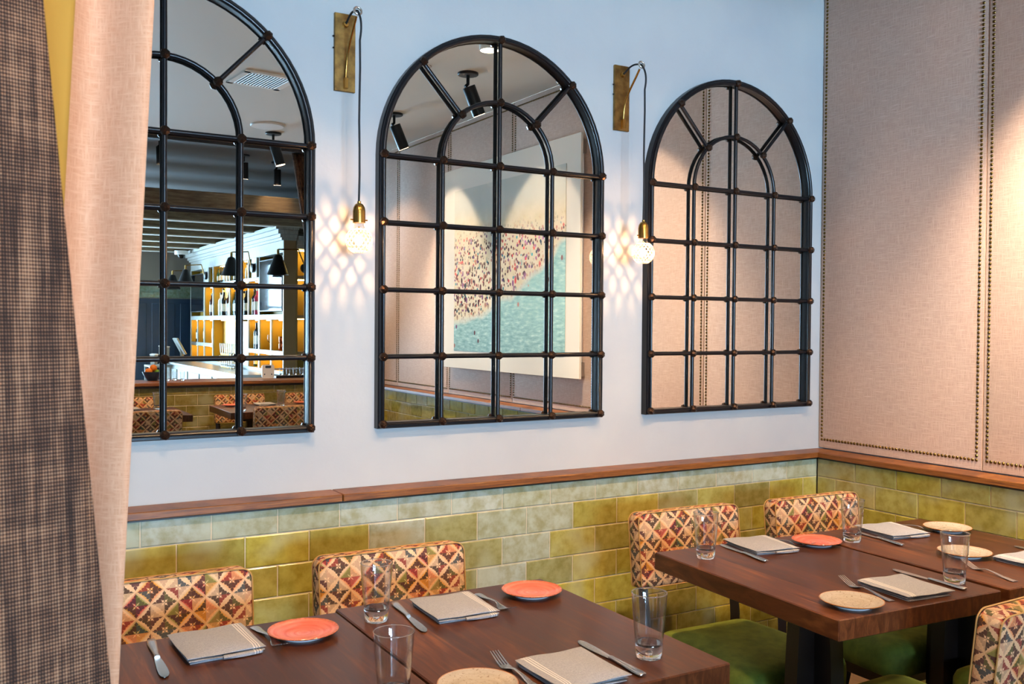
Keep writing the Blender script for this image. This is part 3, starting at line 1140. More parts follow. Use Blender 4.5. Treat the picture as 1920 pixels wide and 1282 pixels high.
G1 = 'tapestry-backed chairs along the tiled wall'
ch = make_chair('tapestry-backed dining chair against the tiled wall, beside the curtain', (-2.882, -0.712, 0), 0, G1)
dup(ch, (-2.243, -0.712, 0), R(-1), 'tapestry-backed dining chair behind the left foreground table, its back rising behind a tumbler', G1)
dup(ch, (-1.061, -0.645, 0), R(-2.5), 'tapestry-backed dining chair with its green velvet seat in full view left of the right table', G1)
dup(ch, (-0.437, -0.69, 0), R(-1), 'tapestry-backed dining chair nearest the room corner', G1)
G2 = 'tapestry-backed chairs on the near side of the tables'
dup(ch, (-1.052, -1.297, 0), PI + R(1.5), 'tapestry-backed dining chair cut off at the lower right edge, seen from behind', G2)
dup(ch, (-0.445, -1.365, 0), PI, 'tapestry-backed dining chair half under the corner table, only its green seat edge showing', G2)
G3 = 'tapestry-backed chairs reflected in the left mirror'
dup(ch, (-1.034, -5.475, 0), PI, 'tapestry-backed chair against the low tiled bar wall, mid-way in the left mirror', G3)
dup(ch, (-0.372, -5.455, 0), PI, 'tapestry-backed chair against the low tiled bar wall, rightmost in the left mirror', G3)
dup(ch, (-2.03, -5.475, 0), PI, 'tapestry-backed chair against the low tiled bar wall, leftmost in the left mirror', G3)
dup(ch, (-1.068, -4.68, 0), 0, 'tapestry-backed chair with its back filling the lower right of the left mirror', G3)
dup(ch, (-2.078, -4.68, 0), 0, 'tapestry-backed chair with its back in the lower left of the left mirror', G3)


# ------------------------------------------------------------------ tableware
TZ = 0.7621


def make_plate(glaze, label, x, y, group):
    mb = MB()
    seg = 40
    prof = [(0.0005, 0.0065), (0.046, 0.0065), (0.054, 0.0085), (0.076, 0.0145), (0.0805, 0.0165), (0.0815, 0.0155), (0.080, 0.0135), (0.060, 0.0075), (0.050, 0.003)]
    mb.lathe(prof, seg, (0, 0, 0), True, False)
    k = len(mb.f)
    mb.cur = 1
    mb.lathe([(0.050, 0.003), (0.049, 0.0), (0.044, 0.0), (0.043, 0.003), (0.0005, 0.003)], seg, (0, 0, 0), False, True)
    o = mb.build('side_plate', [glaze, 'plate_foot'], None, 60, (x, y, TZ))
    return tag(o, label, 'plate', group)


GP = 'side plates on the tables'
make_plate('coral_glaze', 'coral red side plate on the left table, between fork and table joint', -2.652, -0.835, GP)
make_plate('coral_glaze', 'coral red side plate on the back right corner of the left foreground table', -2.012, -0.808, GP)
make_plate('coral_glaze', 'coral red side plate on the right table, before the chair nearest the corner', -0.868, -0.768, GP)
make_plate('cream_glaze', 'cream speckled side plate on the front left corner of the right table', -1.335, -1.298, GP)
make_plate('cream_glaze', 'cream side plate on the corner table, closest to the linen wall', -0.287, -0.848, GP)
make_plate('cream_glaze', 'cream side plate on the corner table, seen partly through a tumbler', -0.575, -1.108, GP)
make_plate('cream_glaze', 'cream side plate cut off by the bottom edge of the picture', -2.458, -1.325, GP)
GPM = 'plates reflected in the left mirror'
make_plate('coral_glaze', 'coral side plate in the left mirror, in front of the middle chair', -1.26, -5.21, GPM)
make_plate('coral_glaze', 'coral side plate in the left mirror, right of the tall tumbler', -0.62, -5.24, GPM)

# tumbler: one closed glass body
tm = MB()
tm.lathe([(0.0302, 0.0305), (0.0330, 0.06), (0.0365, 0.10), (0.0392, 0.1405), (0.0388, 0.1423), (0.0380, 0.1405), (0.0353, 0.10), (0.0318, 0.06), (0.0290, 0.034)], 40, (0, 0, 0), False, False)
TUMBLER = tm.mesh('tumbler', 'thin_glass', 60)
tb = MB()
tb.lathe([(0.0005, 0.0), (0.026, 0.0), (0.0288, 0.0025), (0.0302, 0.0305), (0.0290, 0.034), (0.024, 0.0275), (0.012, 0.0255), (0.0005, 0.025)], 40, (0, 0, 0), True, True)
TBASE = tb.mesh('glass_base', 'clear_glass', 60)
bub = MB().ball((0, 0, 0.0135), 0.0058, 12, 8, 0.8)
RIM = MB().tube([(0.0386 * math.cos(2 * PI * i / 40), 0.0386 * math.sin(2 * PI * i / 40), 0.1418) for i in range(40)], 0.0011, 6, True).mesh('rim', 'clear_glass', 60)
BUBBLE = bub.mesh('bubble', 'clear_glass', 60)


def tumbler(label, x, y, z=TZ, s=1.0, group='clear tumblers on the tables'):
    o = tag(link('tumbler', TUMBLER, None, (x, y, z)), label, 'glass', group)
    o.scale = (s, s, s)
    ba = link('glass_base', TBASE, o)
    if s == 1.0:
        link('base_bubble', BUBBLE, ba)
        link('rim', RIM, o)
    return o


tumbler('clear tumbler before the second chair back, left of a knife and napkin', -2.462, -0.815)
tumbler('clear tumbler on the front right corner of the left foreground table', -2.042, -1.342)
tumbler('clear tumbler on the back left corner of the right table', -1.324, -0.730)
tumbler('clear tumbler nearest the room corner, in front of the corner chair', -0.730, -0.798)
tumbler('clear tumbler near the seam of the two right tables, before a cream plate', -0.896, -1.292)
tumbler('clear tumbler cut off by the bottom edge of the picture', -2.632, -1.31)
GTM = 'tumblers reflected in the left mirror'
tumbler('tall clear tumbler on the right table of the left mirror', -0.879, -5.02, group=GTM)
tumbler('clear tumbler beside the mirror bar on the middle table of the left mirror', -1.30, -4.70, group=GTM)
tumbler('clear tumbler on the left table of the left mirror', -1.875, -5.19, group=GTM)


# napkin: folded cloth, layers visible at the open edge
def napkin_parts():
    parts = []
    w, d = 0.168, 0.186
    for k, (zz, ins, thick) in enumerate(((0.0, 0.007, 0.0052), (0.0052, 0.003, 0.0052), (0.0104, 0.0, 0.0070))):
        mb = MB()
        nx_, ny_ = 12, 12
        top, bot = [], []
        for j in range(ny_ + 1):
            for i in range(nx_ + 1):
                u, v = i / nx_ - 0.5, j / ny_ - 0.5
                x_ = u * (w - 2 * ins)
                y_ = v * (d - 2 * ins) - (0.004 if k == 1 else 0)
                e = max(abs(u), abs(v)) * 2
                rnd = max(0.0, (e - 0.86) / 0.14)
                puff = 0.0050 * math.cos(PI * u) ** 0.7 * math.cos(PI * v * 0.9) * (k == 2) + 0.0015 * math.sin(8 * u + 5 * v + k)
                zt = zz + thick + puff - thick * 0.48 * rnd ** 2
                zb_ = zz + (thick * 0.45 * rnd ** 2 if k else 0.0003)
                top.append((x_, y_, zt))
                bot.append((x_, y_, min(zb_, zt - 0.0004)))
        n_ = nx_ + 1
        fs = []
        for j in range(ny_):
            for i in range(nx_):
                a = j * n_ + i
                fs.append((a, a + 1, a + n_ + 1, a + n_))
        off = len(top)
        fs += [tuple(off + q for q in f_[::-1]) for f_ in list(fs)]
        loop = [i for i in range(nx_)] + [nx_ + j * n_ for j in range(ny_)] + [ny_ * n_ + nx_ - i for i in range(nx_)] + [(ny_ - j) * n_ for j in range(ny_)]
        for a, b_ in zip(loop, loop[1:] + loop[:1]):
            fs.append((a, off + a, off + b_, b_))
        mb.add(top + bot, fs)
        parts.append(mb.mesh(('bottom_fold', 'middle_fold', 'top_fold')[k], 'napkin_linen', 60))
    # loose hem tucked at one side of the open edge
    mb = MB()
    hem = []
    for i in range(9):
        s = i / 8
        x_ = -0.01 + 0.085 * s
        hem.append([(x_, -0.097 - 0.004 * math.sin(PI * s), 0.0025), (x_, -0.101, 0.0065 + 0.002 * s), (x_, -0.094, 0.010), (x_, -0.085, 0.008), (x_, -0.085, 0.003)])
    mb.rings(hem)
    parts.append(mb.mesh('hem', 'napkin_linen', 60))
    return parts


NAP = napkin_parts()


def napkin(label, x, y, rz, group='grey folded napkins on the tables'):
    t = thing('folded_napkin', label, 'napkin', (x, y, TZ), rz, group)   # centre on the tabletop
    for me in NAP:
        link(me.name.split('.')[0], me, t)
    return t


napkin('grey folded linen napkin on the left table, between knife and coral plate', -2.846, -0.815, R(2))
napkin('grey folded linen napkin below the second chair from the curtain', -2.259, -0.833, R(-3))
napkin('grey folded linen napkin at the bottom edge, between fork and tumbler', -2.245, -1.343, R(179))
napkin('grey folded linen napkin beside the tumbler at the back left of the right table', -1.068, -0.712, R(-9.5))
napkin('grey folded linen napkin on the corner table, in front of the corner chair', -0.496, -0.776, R(-9))
napkin('grey folded linen napkin in the middle of the right table, along the near edge', -1.090, -1.275, R(173))
napkin('grey folded linen napkin cut off by the right edge of the picture', -0.477, -1.288, R(177))
napkin('grey folded napkin in the left mirror, before the middle chair', -0.965, -5.220, R(182), 'napkins in the left mirror')
napkin('grey folded napkin in the left mirror, next to the curtain edge', -2.100, -5.200, R(180), 'napkins in the left mirror')


# cutlery: along local y, handle at -y, tip at +y
def fork_mesh():
    def zc(y):
        ks = [(-0.10, 0.0022), (-0.05, 0.004), (-0.01, 0.0095), (0.012, 0.0100), (0.030, 0.0050), (0.045, 0.0022), (0.058, 0.0030), (0.075, 0.0085), (0.092, 0.0150), (0.105, 0.0200)]
        for (a, za), (b_, zb_) in zip(ks, ks[1:]):
            if y <= b_:
                t_ = max(0.0, (y - a) / (b_ - a))
                return za + (zb_ - za) * t_
        return ks[-1][1]
    ha = MB()
    secs = [(-0.100, 0.0095), (-0.098, 0.0108), (-0.085, 0.0105), (-0.055, 0.0078), (-0.015, 0.0042), (0.010, 0.0032), (0.022, 0.0048), (0.034, 0.0098), (0.044, 0.0120), (0.056, 0.0122)]
    rr = []
    for y, w in secs:
        z = zc(y)
        rr.append([(-w, y, z), (-w * 0.5, y, z - 0.0012), (w * 0.5, y, z - 0.0012), (w, y, z), (w * 0.5, y, z + 0.0014), (-w * 0.5, y, z + 0.0014)])
    ha.rings(rr)
    tn = MB()
    for k in range(4):
        x0 = -0.0098 + 0.00655 * k
        rr = []
        for i in range(6):
            y = 0.054 + 0.048 * i / 5
            w = 0.0019 - 0.0009 * i / 5
            z = zc(y)
            xx = x0 * (1.0 - 0.06 * i / 5)
            rr.append([(xx - w, y, z - 0.0008), (xx + w, y, z - 0.0008), (xx + w, y, z + 0.0009), (xx - w, y, z + 0.0009)])
        tn.rings(rr)
    return ha.mesh('fork_handle', 'steel', 60), tn.mesh('tines', 'steel', 40)


def knife_mesh():
    ha = MB()
    rr = []
    for y, w, h in ((-0.124, 0.007, 0.003), (-0.121, 0.0100, 0.0042), (-0.10, 0.0105, 0.0046), (-0.05, 0.0080, 0.0042), (-0.015, 0.0058, 0.0040), (-0.010, 0.0068, 0.0046), (-0.004, 0.0062, 0.0036)):
        rr.append([(w * math.cos(a), y, 0.0048 + h * math.sin(a)) for a in [2 * PI * i / 10 for i in range(10)]])
    ha.rings(rr)
    bl = MB()
    rr = []
    for y, w0, w1 in ((-0.005, -0.0060, 0.0060), (0.02, -0.0090, 0.0075), (0.07, -0.0125, 0.0090), (0.10, -0.0125, 0.0085), (0.115, -0.0085, 0.0060), (0.122, -0.0020, 0.0010)):
        rr.append([(w0, y, 0.0030), (0, y, 0.0022), (w1, y, 0.0030), (w1, y, 0.0040), (0, y, 0.0044), (w0, y, 0.0033)])
    bl.rings(rr)
    return ha.mesh('knife_handle', 'steel', 60), bl.mesh('blade', 'steel', 40)


FORK, KNIFE = fork_mesh(), knife_mesh()


def cutlery(kind, label, a, b_, group):
    """a handle end, b tip"""
    v = Vector((b_[0] - a[0], b_[1] - a[1]))
    ang = math.atan2(-v.x, v.y)
    t = thing('table_fork' if kind == 'fork' else 'table_knife', label, kind, ((a[0] + b_[0]) / 2, (a[1] + b_[1]) / 2, TZ), ang, group)
    for me in (FORK if kind == 'fork' else KNIFE):
        link(me.name.split('.')[0], me, t)
    return t


GK, GF = 'steel knives laid on the tables', 'steel forks laid on the tables'
cutlery('knife', 'steel knife on the left table, next to the curtain edge', (-2.966, -0.715), (-2.982, -0.960), GK)
cutlery('fork', 'steel fork on the left table, between napkin and coral plate', (-2.735, -0.722), (-2.722, -0.925), GF)
cutlery('knife', 'steel knife on the left foreground table, between tumbler and napkin', (-2.370, -0.714), (-2.400, -0.960), GK)
cutlery('fork', 'steel fork between napkin and coral plate on the left foreground table', (-2.140, -0.735), (-2.148, -0.940), GF)
cutlery('knife', 'steel knife at the bottom edge, between napkin and tumbler', (-2.128, -1.432), (-2.119, -1.183), GK)
cutlery('fork', 'steel fork at the bottom edge, between cream plate and napkin', (-2.352, -1.392), (-2.345, -1.192), GF)
cutlery('knife', 'steel knife on the right table, beside its back left tumbler', (-1.200, -0.866), (-1.160, -0.622), GK)
cutlery('fork', 'steel fork on the right table, beside its coral plate', (-0.975, -0.612), (-0.925, -0.812), GF)
cutlery('knife', 'steel knife on the corner table, beside the corner tumbler', (-0.640, -0.928), (-0.595, -0.690), GK)
cutlery('fork', 'steel fork on the corner table, tucked behind a napkin', (-0.372, -0.668), (-0.335, -0.868), GF)
cutlery('knife', 'steel knife on the right table, between its near napkin and a tumbler', (-0.946, -1.362), (-0.932, -1.112), GK)
cutlery('fork', 'steel fork on the right table, above the speckled cream plate', (-1.218, -1.345), (-1.176, -1.118), GF)
cutlery('fork', 'steel fork near the front edge of the corner table', (-0.738, -1.380), (-0.690, -1.178), GF)
cutlery('knife', 'steel knife at the right edge of the picture, behind the cut-off napkin', (-0.322, -1.36), (-0.315, -1.112), GK)


# ------------------------------------------------------------------ picture on the linen wall (seen in the middle mirror)
def make_picture():
    y0, y1, z0, z1 = -3.70, -1.80, 1.148, 2.698
    yc, zc = (y0 + y1) / 2, (z0 + z1) / 2
    t = thing('framed_picture', 'large white-matted beach crowd photograph on the linen wall, seen in the middle mirror', 'picture', (0, yc, zc))
    w, h = y1 - y0, z1 - z0
    MB().box((0.050, 0, 0), (0.018, w, h), 0.002).build('mat_board', 'mat_board', t, 20)
    p = MB().box((0.0405, 0.0, 0.0), (0.003, 1.56, 1.24)).build('print', 'beach_print', t, 0, (0, -2.742 - yc, 1.905 - zc))
    MB().box((0.033, 0, 0), (0.005, w, h)).build('glazing', 'museum_glass', t, 0)
    for zz in (-h / 2 + 0.06, h / 2 - 0.08):
        MB().box((0.08, w / 2 - 0.03, zz), (0.035, 0.02, 0.09), 0.002).build('hanging_clip', 'alu', t, 20)
    MB().box((0.078, w / 2 - 0.05, 0), (0.03, 0.02, h * 0.9)).build('back_rail', 'white_paint', t, 0)
    MB().box((0.078, -w / 2 + 0.05, 0), (0.03, 0.02, h * 0.9)).build('back_rail', 'white_paint', t, 0)


make_picture()


# ------------------------------------------------------------------ ceiling fixtures
def make_spot(label, x, y, z, aim, group='black ceiling spotlights', s=1.0):
    t = thing('ceiling_spotlight', label, 'spotlight', (x, y, z), 0, group)
    MB().lathe([(0.062 * s, -0.016), (0.066 * s, -0.012), (0.066 * s, 0.0)], 24).build('canopy', 'black_metal', t, 40)
    MB().tube([(0, 0, -0.014), (0, 0, -0.07 * s), (-0.02 * s, 0, -0.09 * s)], 0.011 * s, 8).build('yoke', 'black_metal', t, 50)
    d = Vector(aim).normalized()
    q = d.to_track_quat('-Z', 'Y').to_matrix().to_4x4()
    b = MB().lathe([(0.040, 0.0), (0.042, -0.004), (0.042, -0.185), (0.039, -0.188), (0.036, -0.180)], 24, (0, 0, 0), True, False)
    b.xf(Matrix.Translation((0.005, 0, -0.085 * s)) @ q @ Matrix.Scale(s, 4))
    b.build('barrel', 'black_metal', t, 40)
    b = MB().lathe([(0.0385, -0.1885), (0.0005, -0.1885)], 24, (0, 0, 0), True, False)
    b.xf(Matrix.Translation((0.005, 0, -0.085 * s)) @ q @ Matrix.Scale(s, 4))
    b.build('lens', 'lamp_lens', t, 40)


make_spot('black ceiling spotlight above the picture, largest in the middle mirror', -0.54, -2.22, CZ, (0.42, -0.02, -0.9))
make_spot('black ceiling spotlight at the left edge of the middle mirror', -0.47, -3.54, CZ, (0.42, -0.02, -0.9))
make_spot('black ceiling spotlight over the corner table', -0.56, -1.22, CZ, (0.42, -0.02, -0.9))
make_spot('black ceiling spotlight below the round speaker in the left mirror', -1.035, -4.75, CZ, (0.30, 0.05, -1.0))
for lb, x, y in (('small black spotlight on the dark bar ceiling, right of the mirror bar', -0.33, -7.0),
                 ('small black spotlight on the dark bar ceiling, left in the left mirror', -1.66, -6.3),
                 ('small black spotlight on the dark bar ceiling, hidden half by the mirror bar', -0.75, -6.75)):
    make_spot(lb, x, y, 3.22, (0.05, -0.15, -1.0), 'spotlights on the bar ceiling', 0.9)


def make_downlight(label, x, y):
    t = thing('recessed_downlight', label, 'downlight', (x, y, CZ), 0, 'recessed ceiling downlights')
    MB().lathe([(0.052, -0.034), (0.058, -0.034), (0.058, 0.001)], 24, (0, 0, 0), False, False).build('trim_ring', 'white_paint', t, 40)
    MB().lathe([(0.055, -0.031), (0.0005, -0.030)], 24, (0, 0, 0), False, False).build('lens', 'lamp_lens', t, 40)


make_downlight('lit recessed downlight at the top of the middle mirror', -0.72, -1.62)
make_downlight('lit recessed downlight over the left foreground table', -1.75, -1.62)
make_downlight('lit recessed downlight over the leftmost table', -2.85, -1.62)
make_downlight('added recessed downlight in the middle of the room, out of view', -2.5, -3.7)  # fitting added for the fill light on the wall
make_downlight('added recessed downlight before the layered curtain, out of view', -2.75, -3.35)  # fitting added for the curtain's fill light

t = thing('air_vent', 'white slatted air vent in the ceiling, seen in the left mirror', 'air vent', (-1.60, -3.08, CZ), R(-5))
fr = MB()
for s_ in (-1, 1):
    fr.box((s_ * 0.160, 0, -0.006), (0.04, 0.36, 0.012))
    fr.box((0, s_ * 0.165, -0.006), (0.36, 0.032, 0.012))
fr.build('frame', 'white_paint', t, 0)
MB().box((0, 0, -0.001), (0.34, 0.34, 0.002)).build('backing', 'dark_paint', t, 0)
for k in range(14):
    b = MB().box((0, 0, 0), (0.006, 0.30, 0.012))
    b.xf(Matrix.Translation((-0.135 + 0.27 * k / 13, 0, -0.007)) @ Matrix.Rotation(R(35), 4, 'Y'))
    b.build('slat', 'white_paint', t, 0)
o = MB().lathe([(0.128, -0.012), (0.132, -0.008), (0.134, 0.0)], 40, (0, 0, 0), True, False).build('ceiling_speaker', 'white_paint', None, 40, (-1.166, -4.475, CZ))
tag(o, 'white round ceiling speaker disc in the left mirror', 'speaker')
t = thing('sprinkler_head', 'small metal sprinkler head on the ceiling, at the upper left of the middle mirror', 'sprinkler', (-0.833, -2.218, CZ))
MB().lathe([(0.034, -0.004), (0.036, 0.0)], 20).build('escutcheon', 'steel', t, 40)
MB().lathe([(0.007, -0.03), (0.010, -0.004)], 12).build('stem', 'steel', t, 40)
MB().lathe([(0.018, -0.034), (0.018, -0.030)], 12).build('deflector', 'steel', t, 20)

b = MB().box(((LEFT_X + PX) / 2, TRACK_Y - 0.06, CZ - 0.01), (PX - LEFT_X, 0.10, 0.03))
b.box(((LEFT_X + PX) / 2, TRACK_Y - 0.2, CZ + 0.04), (PX - LEFT_X, 0.10, 0.06))
o = b.build('curtain_track', 'dark_paint', None, 0)
tag(o, 'dark curtain track crossing the ceiling in the left mirror', 'curtain track')


# ------------------------------------------------------------------ curtains
def cloth(name, m_, parent, xr, xl, y_of, zs, n=40, thick=0.0025):
    """xr(z), xl(z): right and left edges, y_of(s, z) depth"""
    rows = []
    for z in zs:
        rows.append([(xl(z) + (xr(z) - xl(z)) * i / n, y_of(i / n, z), z) for i in range(n + 1)])
    mb = MB()
    mb.rings(rows, False, False, False)
    o = mb.build(name, m_, parent, 80)
    md = o.modifiers.new('thickness', 'SOLIDIFY')
    md.thickness = thick
    md.offset = 0
    return o


zs = [0.02 + 3.03 * i / 30 for i in range(31)]
t = thing('window_curtain', 'layered curtain at the left edge, brown weave over pale linen, close to the lens', 'curtain', (0, 0, 0))
brown = cloth('brown_panel', 'brown_weave', t, lambda z: -3.275 - 0.090 * (z - 1.464), lambda z: -3.95,
      lambda s, z: -2.215 + 0.020 * math.sin(s * 17 + 0.6) * (1 - s) + 0.010 * (1 - s) * math.sin(z * 1.2 + 4 * s) - 0.25 * (1 - s), zs, 60)
cloth('mustard_lining', 'mustard_lining', t, lambda z: -3.2665 + 0.05 * (z - 1.66) if z > 1.5 else -3.2745 + 0.03 * (z - 1.5), lambda z: -3.36,
      lambda s, z: -2.085 - 0.03 * (1 - s) - 0.012 * math.sin(s * 5), zs, 24)
cloth('linen_lining', 'sheer_linen', t, lambda z: -3.190 + 0.05 * (z - 1.464), lambda z: -3.75,
      lambda s, z: -1.925 + 0.035 * (1 - math.cos((1 - s) * 38)) * (0.35 + 0.65 * min(1, (1 - s) * 3)) - 0.01 * math.sin(z * 1.5), zs, 90)

def CXL(z):
    if z > 2.1:
        return -0.645 + 0.145 * (3.0 - z) / 0.9
    if z > 0.9:
        return -0.50 + 0.40 * (2.1 - z) / 1.2
    return -0.10


t = thing('window_curtain', 'brown woven curtain hanging from the dark track, at the right of the left mirror', 'curtain', (0, 0, 0))
cloth('brown_panel', 'brown_weave', t, lambda z: min(0.085, CXL(z) + 0.30), lambda z: CXL(z),
      lambda s, z: -5.46 + 0.03 * math.sin(s * 26), zs, 60)


# ------------------------------------------------------------------ bar (seen in the left mirror)
# bar top on the low wall
t = thing('bar_counter', 'brown wooden bar top on the low tiled wall, seen in the left mirror', 'bar counter', (0, 0, 0))
for x0, x1 in ((-3.02, -1.95), (-1.948, -0.602), (-0.60, PX)):
    MB().box(((x0 + x1) / 2, HALF_Y - 0.235, 0.919), (x1 - x0, 0.55, 0.03), 0.003).build('plank', 'oak', t, 20)
MB().box(((-3.0 + PX) / 2, HALF_Y + 0.012, 0.893), (PX + 3.0, 0.02, 0.02)).build('lip', 'dark_wood', t, 0)

# ceiling beams
for k, y in enumerate((-7.1, -8.1, -9.05, -10.05, -11.1, -12.15, -13.1)):
    t = thing('ceiling_beam', ['nearest', 'second', 'third', 'fourth', 'fifth', 'sixth', 'farthest'][k] + ' of the weathered wooden beams over the bar, in the left mirror', 'beam', (0, y, 0), 0, 'wooden beams over the bar')
    MB().box((-2.4, 0, 2.75), (6.3, 0.16, 0.20), 0.004).build('beam_body', 'beam_wood', t, 20)
    MB().box((-2.4, 0, 2.644), (6.3, 0.15, 0.012)).build('lit_underside', 'beam_underside_lit', t, 0)  # paler strip paints light onto the bottom face


def back_bar():
    t = thing('back_bar', 'tall painted back bar with yellow-lit shelves, seen in the left mirror', 'shelving', (0, 0, 0))
    X, D = 0.10, 0.155
    YN, YF = -8.165, -13.30
    UP = [-13.30, -12.80, -12.33, -11.75, -10.74, -10.30, -9.74, -9.22, -8.68, -8.165]

    def part(name, m_, c, s, ch=0.0):
        return MB().box(c, s, ch).build(name, m_, t, 20 if ch else 0)
    def shelf(c, s):
        u_ = part('shelf', 'niche_lit_yellow', (c[0] + 0.01, c[1], c[2]), (s[0] - 0.02, s[1], s[2] - 0.004))
        MB().box((X + 0.009, c[1], c[2]), (0.022, s[1], s[2]), 0.002).build('front_edge', 'bar_paint', u_, 20)
    part('back_panel', 'niche_lit_yellow', (X + D, (YN + YF) / 2, 1.55), (0.02, YN - YF, 1.75))
    # crown, stepped
    b = MB()
    for k, (zz, hh, pr) in enumerate(((2.505, 0.03, 0.03), (2.54, 0.04, 0.055), (2.585, 0.05, 0.09), (2.633, 0.045, 0.13))):
        b.box((X + D / 2 - pr / 2, (YN + YF) / 2 + pr / 2, zz), (D + pr, YN - YF + pr, hh))
    b.build('crown', 'bar_paint', t, 0)
    part('frieze', 'bar_paint', (X + D / 2, (YN + YF) / 2, 2.43), (D, YN - YF, 0.13))
    part('frieze', 'bar_paint', (X + D / 2, (YN + YF) / 2, 2.36), (D * 0.98, YN - YF, 0.03))
    for k, y in enumerate(UP):
        z0, z1 = 0.86, 2.36
        if k == 1:
            z1 = 1.56
        if k == 4:
            z0 = 1.57
        if k == 8:
            z1 = 1.56
        if k == 9:
            continue
        wd = 0.045 if k not in (2, 7) else 0.06
        u_ = part('upright', 'niche_lit_yellow', (X + D / 2 + 0.01, y, (z0 + z1) / 2), (D - 0.02, wd - 0.004, z1 - z0))
        MB().box((X + 0.010, y, (z0 + z1) / 2), (0.02, wd, z1 - z0), 0.002).build('front_edge', 'bar_paint', u_, 20)
    part('side_panel', 'bar_wood', (X + D / 2, YN, 1.68), (D, 0.03, 1.62))
    shelf((X + D / 2, (YN + YF) / 2, 1.565), (D, YN - YF, 0.065))
    shelf((X + D / 2, (-12.33 - 9.22) / 2, 2.068), (D, 3.11, 0.05))
    shelf((X + D / 2, (-13.3 - 11.75) / 2, 1.145), (D, 1.55, 0.055))
    shelf((X + D / 2, (-9.74 - 8.165) / 2, 1.12), (D, 1.575, 0.055))
    shelf((X + D / 2, (YN + YF) / 2, 0.88), (D, YN - YF, 0.05))
    # louvred white panel
    part('lattice_panel', 'white_paint', (X + 0.02, -9.90, 1.20), (0.03, 0.22, 0.62))
    # pilasters with sconce plates
    for y in (-9.36, -12.04):
        part('pilaster', 'bar_paint', (X - 0.01, y, 2.215), (0.03, 0.24, 0.26), 0.003)
    # light strips under the shelves
    for (y0, y1, zz) in ((-13.28, -12.82, 1.525), (-12.78, -12.35, 1.525), (-12.31, -11.77, 1.525), (-11.73, -10.32, 1.525), (-9.72, -9.24, 1.525), (-9.20, -8.70, 1.525), (-8.66, -8.19, 1.525),
                         (-12.31, -11.77, 2.04), (-11.73, -10.76, 2.04), (-10.72, -10.32, 2.04), (-10.28, -9.76, 2.04), (-9.72, -9.25, 2.04), (-11.73, -10.76, 2.34), (-10.28, -9.76, 2.34),
                         (-13.28, -12.82, 1.112), (-12.78, -12.35, 1.112), (-12.31, -11.77, 1.112), (-9.20, -8.70, 1.086), (-8.66, -8.19, 1.086), (-9.72, -9.24, 1.086)):
        part('light_strip', 'shelf_glow', (X + 0.09, (y0 + y1) / 2, zz), (0.03, (y1 - y0) * 0.7, 0.008))
    return t


back_bar()
# cabinet niche facing the room beside the back bar
t = thing('end_cabinet', 'narrow wooden cabinet with a yellow-lit niche at the right end of the back bar', 'cabinet', (0, 0, 0))
MB().box((0.44, -8.46, 1.2), (0.36, 0.02, 2.4)).build('back_panel', 'niche_lit_yellow', t, 0)
for x0, x1 in ((0.26, 0.28), (0.59, 0.63)):
    MB().box(((x0 + x1) / 2, -8.31, 1.2), (x1 - x0, 0.28, 2.4)).build('upright', 'bar_wood', t, 0)
for zz in (0.9, 1.12, 1.57, 2.05):
    MB().box((0.435, -8.31, zz), (0.31, 0.28, 0.04)).build('shelf', 'bar_wood', t, 0)
for zz in (1.54, 2.02, 2.38):
    MB().box((0.43, -8.30, zz), (0.26, 0.03, 0.008)).build('light_strip', 'shelf_glow', t, 0)
b = MB()
for zz, hh, pr in ((2.42, 0.05, 0.02), (2.47, 0.05, 0.05), (2.52, 0.05, 0.09)):
    b.box((0.445, -8.31 + pr / 2, zz), (0.37, 0.30 + pr, hh))
b.build('crown', 'bar_paint', t, 0)

# television screens
for lb, y, w, z, h in (('large black television with a window reflection, at the near end of the back bar', -8.685, 0.98, 1.965, 0.66), ('black television at the far end of the back bar', -12.815, 0.90, 1.97, 0.62)):
    t = thing('television', lb, 'television', (0.10, y, z), 0, 'televisions on the back bar')
    MB().box((0.02, 0, 0), (0.05, w, h), 0.004).build('housing', 'black_metal', t, 20)
    MB().box((-0.007, 0, 0), (0.004, w - 0.03, h - 0.03)).build('screen', 'screen_black', t, 0)

# back counter
t = thing('back_counter', 'pale counter running below the back bar shelves', 'counter', (0, 0, 0))
MB().box((0.02, -10.9, 0.41), (0.60, 4.8, 0.82)).build('body', 'bar_paint', t, 0)
MB().box((0.0, -10.9, 0.838), (0.68, 4.86, 0.036), 0.004).build('worktop', 'alu', t, 20)
for k in range(6):
    MB().box((-0.285, -8.9 - 0.78 * k, 0.45), (0.02, 0.68, 0.6), 0.004).build('door', 'bar_paint', t, 20)


# swing-arm shades
def swing(label, base, axis, tip):
    t = thing('swing_arm_lamp', label, 'wall lamp', base, 0, 'black swing-arm lamps on the back bar')
    v = Vector(tip) - Vector(base)
    b = MB().lathe([(0.06, 0), (0.06, 0.03), (0.05, 0.036)], 20)
    b.xf(Vector(axis).to_track_quat('Z', 'Y').to_matrix().to_4x4())
    b.build('wall_disc', 'black_metal', t, 40)
    el = Vector((v.x * 0.25, v.y * 0.25, v.z + 0.02))
    MB().tube([Vector(axis) * 0.03, el], 0.008, 8).build('lower_arm', 'antique_brass', t, 50)
    MB().tube([el, v], 0.008, 8).build('upper_arm', 'antique_brass', t, 50)
    MB().tube([v, v - Vector((0, 0, 0.07))], 0.016, 10).build('lamp_holder', 'antique_brass', t, 50)
    MB().lathe([(0.13, -0.30), (0.125, -0.295), (0.045, -0.075), (0.02, -0.06)], 24, v, False, True).build('shade', 'black_metal', t, 50)


